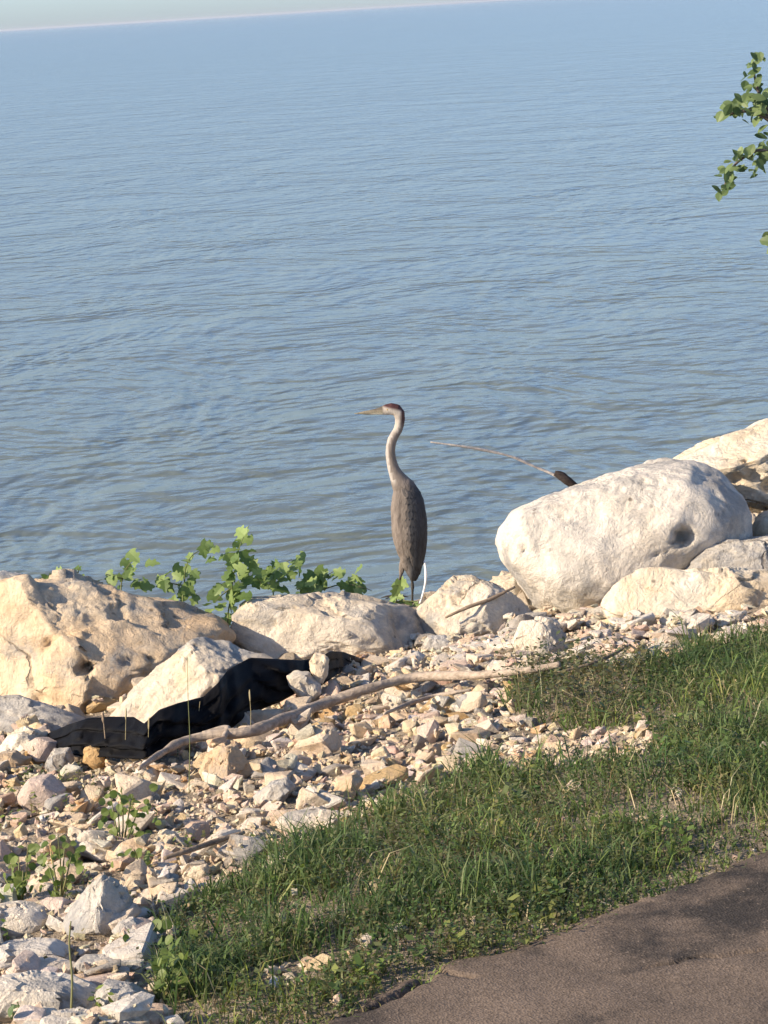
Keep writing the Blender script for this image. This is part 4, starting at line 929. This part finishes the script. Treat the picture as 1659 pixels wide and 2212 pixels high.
def loft(sp, sides=28):
    P = np.array([[*hz(x, y)] for x, y, *_ in sp]); V, Fc = [], []
    n = len(P)
    for i in range(n):
        d = P[min(i + 1, n - 1)] - P[max(i - 1, 0)]; d = d / np.linalg.norm(d); nn = np.array([-d[1], d[0]]); w = sp[i][2] * HK; dp = w * sp[i][3]
        for k in range(sides):
            a = 2 * math.pi * k / sides; V.append((P[i][0] + nn[0] * w * math.cos(a), dp * math.sin(a), P[i][1] + nn[1] * w * math.cos(a)))
    for i in range(n - 1):
        for k in range(sides):
            Fc.append([i * sides + k, i * sides + (k + 1) % sides, (i + 1) * sides + (k + 1) % sides, (i + 1) * sides + k])
    Fc.append(list(range(sides))[::-1]); Fc.append([(n - 1) * sides + k for k in range(sides)])
    return np.array(V), Fc
def lp(x, y, dy):
    a, b = hz(x, y); return np.array([a, dy, b])
parts = [loft(SP)]
for (hip, knee, heel, foot, dy) in (((690, 1600), (688, 1740), (694, 1860), (690, 2016), -0.028), ((640, 1560), (596, 1690), (566, 1850), (560, 2000), 0.045)):
    q = [lp(*hip, dy * 0.6), lp(*knee, dy), lp((knee[0] + heel[0]) / 2, (knee[1] + heel[1]) / 2, dy), lp(*heel, dy), lp(heel[0] - 1, heel[1] + 14, dy), lp((heel[0] + foot[0]) / 2, (heel[1] + foot[1]) / 2, dy), lp(*foot, dy)]
    parts.append(tube(q, [0.036, 0.019, 0.0085, 0.0105, 0.0085, 0.0065, 0.0075], 12, 0, 0, 4))
    f0 = lp(*foot, dy); f0[2] = 0.006 + (0.02 if dy > 0 else 0)
    for an, L in ((2.75, .085), (3.15, .10), (3.6, .085), (0.1, .06)):     # three toes forward, one back
        e = f0 + np.array([math.cos(an) * L, math.sin(an) * L, -0.002]); mid = (f0 + e) / 2 + np.array([0, 0, 0.007])
        parts.append(tube([f0 + np.array([0, 0, 0.008]), mid, e], [0.0065, 0.0055, 0.0035], 8, 0, 0, 3))
V, Fc = merge(parts)
tmp = bpy.data.objects.new('tmp', mesh('tmp', V, Fc)); COL.objects.link(tmp)
rm = tmp.modifiers.new('r', 'REMESH'); rm.mode = 'VOXEL'; rm.voxel_size = 0.0034; rm.use_smooth_shade = True
sm = tmp.modifiers.new('s', 'SMOOTH'); sm.factor = 0.5; sm.iterations = 3
dg = bpy.context.evaluated_depsgraph_get(); ev = tmp.evaluated_get(dg); me = bpy.data.meshes.new_from_object(ev); me.name = 'body'
bpy.data.objects.remove(tmp)
n = len(me.vertices); co = np.zeros(n * 3); me.vertices.foreach_get('co', co); co = co.reshape(-1, 3)
ux = co[:, 0] / HK + 690; uy = 2022 - co[:, 2] / HK                     # back to measured units
# ruffled plumage
nv_ = np.zeros(n * 3); me.vertices.foreach_get('normal', nv_); nv_ = nv_.reshape(-1, 3)
bodymask = np.clip((uy - 780) / 120, 0, 1) * np.clip((1800 - uy) / 60, 0, 1)
lay = fbm(np.stack([co[:, 0] * 60, co[:, 1] * 60, co[:, 2] * 22], 1), 5, 3)
co = co + nv_ * (0.0035 * lay * (0.25 + bodymask))[:, None]
me.vertices.foreach_set('co', co.ravel())
# plumage colours
spx = np.array([q[0] for q in SP], float); spy = np.array([q[1] for q in SP], float); spw = np.array([q[2] for q in SP], float)
dd = np.hypot(ux[:, None] - spx[None, 8:], uy[:, None] - spy[None, 8:]); ni = dd.argmin(1) + 8
rel = (ux - spx[ni]) / spw[ni]                                          # -1 front edge .. 1 back edge on neck and body
def blend(c, col, w):
    return c * (1 - w[:, None]) + np.array(col)[None] * w[:, None]
sm_ = lambda x, a, b: np.clip((x - a) / (b - a), 0, 1)
nz = fbm(np.stack([co[:, 0] * 90, co[:, 1] * 90, co[:, 2] * 14], 1), 15, 3)
c = np.tile(np.array([0.22, 0.185, 0.16]), (n, 1))                      # brownish grey neck
c = blend(c, (0.44, 0.40, 0.36), sm_(-rel + 0.2 * nz, 0.30, 0.70) * sm_(uy, 340, 420) * sm_(-uy, -960, -880))      # white front stripe of the neck
c = blend(c, (0.48, 0.43, 0.37), sm_(-uy, -400, -340) * sm_(uy, 190, 260) * sm_(-rel, -0.45, 0.1))
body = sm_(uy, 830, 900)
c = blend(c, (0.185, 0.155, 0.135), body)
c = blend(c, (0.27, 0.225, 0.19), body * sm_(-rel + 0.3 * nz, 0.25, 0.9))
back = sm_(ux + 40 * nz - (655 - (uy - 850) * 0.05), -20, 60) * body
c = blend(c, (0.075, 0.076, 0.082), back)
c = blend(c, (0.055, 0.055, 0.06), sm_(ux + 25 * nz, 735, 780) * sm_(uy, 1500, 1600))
head = sm_(-uy, -240, -200) * sm_(ux, 395, 425)
c = blend(c, (0.55, 0.49, 0.42), head)
crown_line = 120 + (ux - 420) * 0.20
c = blend(c, (0.085, 0.035, 0.035), sm_(-(uy - crown_line), -22, 4) * sm_(ux, 395, 415))
c = blend(c, (0.10, 0.05, 0.045), sm_(ux, 570, 592) * sm_(-uy, -330, -250))
bill = sm_(-ux, -415, -400) * sm_(-uy, -260, -240)
c = blend(c, (0.27, 0.235, 0.17), bill)
c = blend(c, (0.13, 0.11, 0.085), bill * sm_(-(uy - (160 + (400 - ux) * 0.06)), -4, 8))
c = blend(c, (0.72, 0.66, 0.50), bill * sm_(uy - (178 + (400 - ux) * 0.04), 0, 10) * sm_(ux, 270, 330))
legs = sm_(uy, 1745, 1800) * ((np.abs(co[:, 1]) > 0) & ((ux < 712) | (uy > 1825)))
c = blend(c, (0.075, 0.068, 0.06), legs)
c = np.clip(c * (1 + 0.22 * nz[:, None]) * (1 - 0.22 * body)[:, None], 0, 1)
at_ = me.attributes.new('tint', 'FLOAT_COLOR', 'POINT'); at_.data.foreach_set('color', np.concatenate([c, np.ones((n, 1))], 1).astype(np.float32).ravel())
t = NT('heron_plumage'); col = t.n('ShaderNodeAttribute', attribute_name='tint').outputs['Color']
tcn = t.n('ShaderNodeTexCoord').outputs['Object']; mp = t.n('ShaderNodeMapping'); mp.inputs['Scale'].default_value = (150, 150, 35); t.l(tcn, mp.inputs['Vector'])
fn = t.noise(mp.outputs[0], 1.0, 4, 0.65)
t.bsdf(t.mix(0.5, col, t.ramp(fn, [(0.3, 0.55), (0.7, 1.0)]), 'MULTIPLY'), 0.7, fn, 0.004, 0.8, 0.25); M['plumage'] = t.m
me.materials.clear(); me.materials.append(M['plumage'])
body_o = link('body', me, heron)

# folded wings: overlapping rows of feathers on either flank
def body_at(uyv, th, side):
    cxv = np.interp(uyv, spy[19:], spx[19:]); wv_ = np.interp(uyv, spy[19:], spw[19:])
    x = cxv + wv_ * math.sin(th); y = -side * wv_ * 0.8 * math.cos(th)
    nx, ny = math.sin(th), -side * math.cos(th) / 0.8; l = math.hypot(nx, ny)
    p = lp(x, uyv, y * HK); return p, np.array([nx / l, ny / l, 0.0])
def wing(side):
    V, Fc, Tn = [], [], []
    rows = []
    for r_ in range(9):
        y0 = 880 + r_ * 62
        for th in np.linspace(-0.15 - 0.02 * r_, 1.35, 9):
            rows.append((y0 + RNG.uniform(-14, 14), th + RNG.uniform(-.05, .05), 95 + r_ * 10, 0.030))
    for th in np.linspace(0.0, 1.25, 9):
        rows.append((1340 + 50 * (1.25 - th) * 0.3, th, 330 - 60 * abs(th - 0.8), 0.026))
    for (y0, th, Lu, wd) in rows:
        m_ = 6; o_ = len(V)
        dark = 1 if th > 0.02 else 0
        base = np.array((0.060, 0.061, 0.066) if dark else (0.135, 0.12, 0.11)) * RNG.uniform(0.75, 1.2)
        if th < -0.06: base = np.array((0.20, 0.17, 0.145)) * RNG.uniform(0.8, 1.15)
        for j in range(m_ + 1):
            v = j / m_; yy = y0 + Lu * v
            if yy > 1795: yy = 1795
            w_ = wd * math.sin(math.pi * min(0.12 + 0.80 * v, 1)) ** 0.6 * (1 if v < 0.9 else 0.55)
            p, nn = body_at(yy, th * (1 - 0.12 * v), side); tn = np.array([-nn[1], nn[0], 0])
            lift = 0.0022 + 0.006 * v
            for e in (-1, 0, 1):
                V.append(p + nn * (lift + (0.0012 if e == 0 else 0)) + tn * e * w_ / 2 + np.array([0, 0, 0.004 * abs(e) * v])); Tn.append((*np.clip(base * (1.0 if v < 0.85 else 1.15), 0, 1), 1))
        for j in range(m_):
            for e in (0, 1):
                a = o_ + j * 3 + e; Fc.append([a, a + 1, a + 4, a + 3])
    return link('wing', mesh('wing', np.array(V), Fc, M['plumage'], True, np.array(Tn)), heron)
wing(1); wing(-1)
t = NT('heron_eye'); t.bsdf((0.45, 0.30, 0.04), 0.15); M['eye'] = t.m
for sd_ in (-1, 1):
    v, f = SPH[4]; e = link('eye', mesh('eye', v * 0.0045 + (lp(452, 152, 0) + np.array([0, sd_ * 0.0215, 0])), f, M['eye'], True), heron)
pl = []
for k, (dx, dy) in enumerate(((0, 0), (6, 4))):
    pl.append(tube([lp(560, 150, 0.004 * k), lp(590 + dx, 190 + dy, 0.006), lp(606 + dx, 240, 0.006)], [0.004, 0.003, 0.0006], 6))
V, Fc = merge(pl); t = NT('heron_crest'); t.bsdf((0.09, 0.045, 0.045), 0.7); M['crest'] = t.m
link('crest', mesh('crest', V, Fc, M['crest'], True), heron)
t = NT('white_dropping'); t.bsdf((0.85, 0.84, 0.82), 0.45); M['drop'] = t.m
dpts = [at(x, y, DH - 0.04 - 0.07 * min(1, (y - 1200) / 30)) for x, y in ((914, 1205), (918, 1220), (920, 1243), (918, 1264), (913, 1285), (906, 1306))]
tube_thing('dropping_streak', [tube(dpts, [0.004, 0.007, 0.007, 0.0065, 0.006, 0.005], 8, 0.12, 4)], M['drop'], 'thin white streak of droppings arching down behind the tail of the heron', 'droppings')

# ------------------------------------------------------------------ tree on the bank beside the view, twigs reaching in
tb = np.array([3.7, 11.4, 0.0]); tb[2] = tz(tb[0], tb[1]) - 0.05
tree = empty('shore_tree', tb); tag(tree, 'leafy tree whose twigs hang over the water at the photo edge', 'tree')
trunk = [tb, tb + [0.05, 0.0, 1.0], tb + [-0.05, 0.1, 2.1], tb + [0.1, 0.1, 3.2], tb + [0.2, 0.2, 4.6], tb + [0.25, 0.2, 5.6]]
tube_thing('trunk', [tube(trunk, [0.17, 0.13, 0.11, 0.08, 0.04, 0.015], 14, 0.2, 6)], M['bark'], '', '', tree)
DT = 11.0
twigs = [[tb + [-0.03, 0.05, 1.7], at(1850, 400, DT + .2), at(1740, 320, DT + .1), at(1670, 262, DT), at(1620, 240, DT), at(1568, 248, DT)],
         [at(1690, 280, DT), at(1650, 225, DT), at(1632, 175, DT), at(1626, 128, DT)],
         [at(1850, 400, DT + .2), at(1720, 370, DT + .1), at(1650, 325, DT), at(1600, 345, DT), at(1575, 375, DT), at(1562, 412, DT)],
         [at(1850, 560, DT + .1), at(1720, 540, DT), at(1652, 524, DT)],
         [tb + [0.05, 0.1, 2.9], tb + [-0.5, 0.0, 3.4], tb + [-1.0, -0.1, 3.7]], [tb + [0.1, 0.1, 3.2], tb + [0.9, 0.0, 3.9], tb + [1.4, 0.1, 4.3]], [tb + [0.0, 0.1, 2.4], tb + [0.8, 0.4, 3.0], tb + [1.5, 0.5, 3.2]]]
for k, tw in enumerate(twigs):
    r0 = 0.035 if k in (0, 4, 5, 6) else 0.010
    tube_thing('limb' if k in (0, 4, 5, 6) else 'twig', [tube(tw, np.linspace(r0, 0.003, len(tw)), 7, 0.1, k)], M['bark'], '', '', tree)
spots = [(1626, 130), (1636, 128), (1626, 145), (1618, 167), (1635, 174), (1612, 188), (1640, 190), (1631, 209), (1605, 218), (1618, 214), (1645, 212), (1590, 224), (1578, 226), (1574, 244), (1561, 249), (1586, 238), (1600, 246), (1622, 248), (1612, 232), (1640, 240), (1648, 222), (1654, 236), (1634, 258), (1656, 200),
         (1653, 294), (1640, 318), (1622, 325), (1655, 320), (1631, 345), (1648, 355), (1631, 368), (1656, 345), (1612, 338), (1591, 336), (1578, 351), (1597, 358), (1576, 369), (1561, 373), (1570, 390), (1585, 390), (1561, 410), (1568, 402), (1655, 526), (1662, 515), (1660, 540)]
for (x, y) in spots:
    for q in range(4):
        leaf(tree, 'tree', at(x + RNG.normal(0, 6), y + RNG.normal(0, 6), DT + RNG.normal(0, 0.07)), 0.050 * RNG.uniform(0.6, 1.25))
nl = 9000                                                            # the rest of the crown, outside the view
pc = RNG.normal(size=(nl, 3)); pc /= np.linalg.norm(pc, axis=1, keepdims=True); pc *= RNG.uniform(0.35, 1.0, (nl, 1)) ** 0.5
pc = pc * np.array([1.75, 1.7, 1.6]) + (tb + np.array([0.35, 0.2, 4.1])); cl = fbm(pc * 2.2, 19, 3); pc = pc[cl > -0.12]
cxp, cyp, cD = project(pc); pc = pc[(cxp > 1720)]; nl = len(pc)
d1 = RNG.normal(size=(nl, 3)); d1 /= np.linalg.norm(d1, axis=1, keepdims=True); d2 = np.cross(d1, RNG.normal(size=(nl, 3))); d2 /= np.linalg.norm(d2, axis=1, keepdims=True)
L_ = RNG.uniform(0.05, 0.085, (nl, 1))
VV = np.stack([pc, pc + d1 * L_ * .5 + d2 * L_ * .32, pc + d1 * L_, pc + d1 * L_ * .5 - d2 * L_ * .32], 1).reshape(-1, 3) - tb
cc = np.array([(0.14, 0.18, 0.075)]) * RNG.uniform(0.6, 1.4, (nl, 1)); TT = np.concatenate([np.repeat(cc[:, None], 4, 1), np.ones((nl, 4, 1))], 2).reshape(-1, 4)
cr = link('crown', mesh('crown', VV, (np.arange(nl)[:, None] * 4 + np.array([0, 1, 2, 3])), M['blade'], False, TT), tree); cr['kind'] = 'stuff'

# ------------------------------------------------------------------ summer haze over the lake
hz_m = bpy.data.materials.new('summer_haze'); hz_m.use_nodes = True; ht = hz_m.node_tree; ht.nodes.clear()
ho = ht.nodes.new('ShaderNodeOutputMaterial'); hv = ht.nodes.new('ShaderNodeVolumePrincipled')
hv.inputs['Color'].default_value = (0.90, 0.94, 1.0, 1); hv.inputs['Density'].default_value = 0.00009; hv.inputs['Anisotropy'].default_value = 0.2
ht.links.new(hv.outputs[0], ho.inputs['Volume'])
hb = []
for z_ in (-12.0, 8.0):
    for (a_, s_) in ((-14500, -400), (14500, -400), (14500, 20500), (-14500, 20500)):
        hb.append((TS[0] * a_ + NS[0] * s_, TS[1] * a_ + NS[1] * s_, z_))
haze = link('haze', mesh('haze', hb, [[3, 2, 1, 0], [4, 5, 6, 7], [0, 1, 5, 4], [1, 2, 6, 5], [2, 3, 7, 6], [3, 0, 4, 7]], hz_m))
kind(haze, 'stuff'); haze['label'] = 'thin pale summer haze lying over the lake'
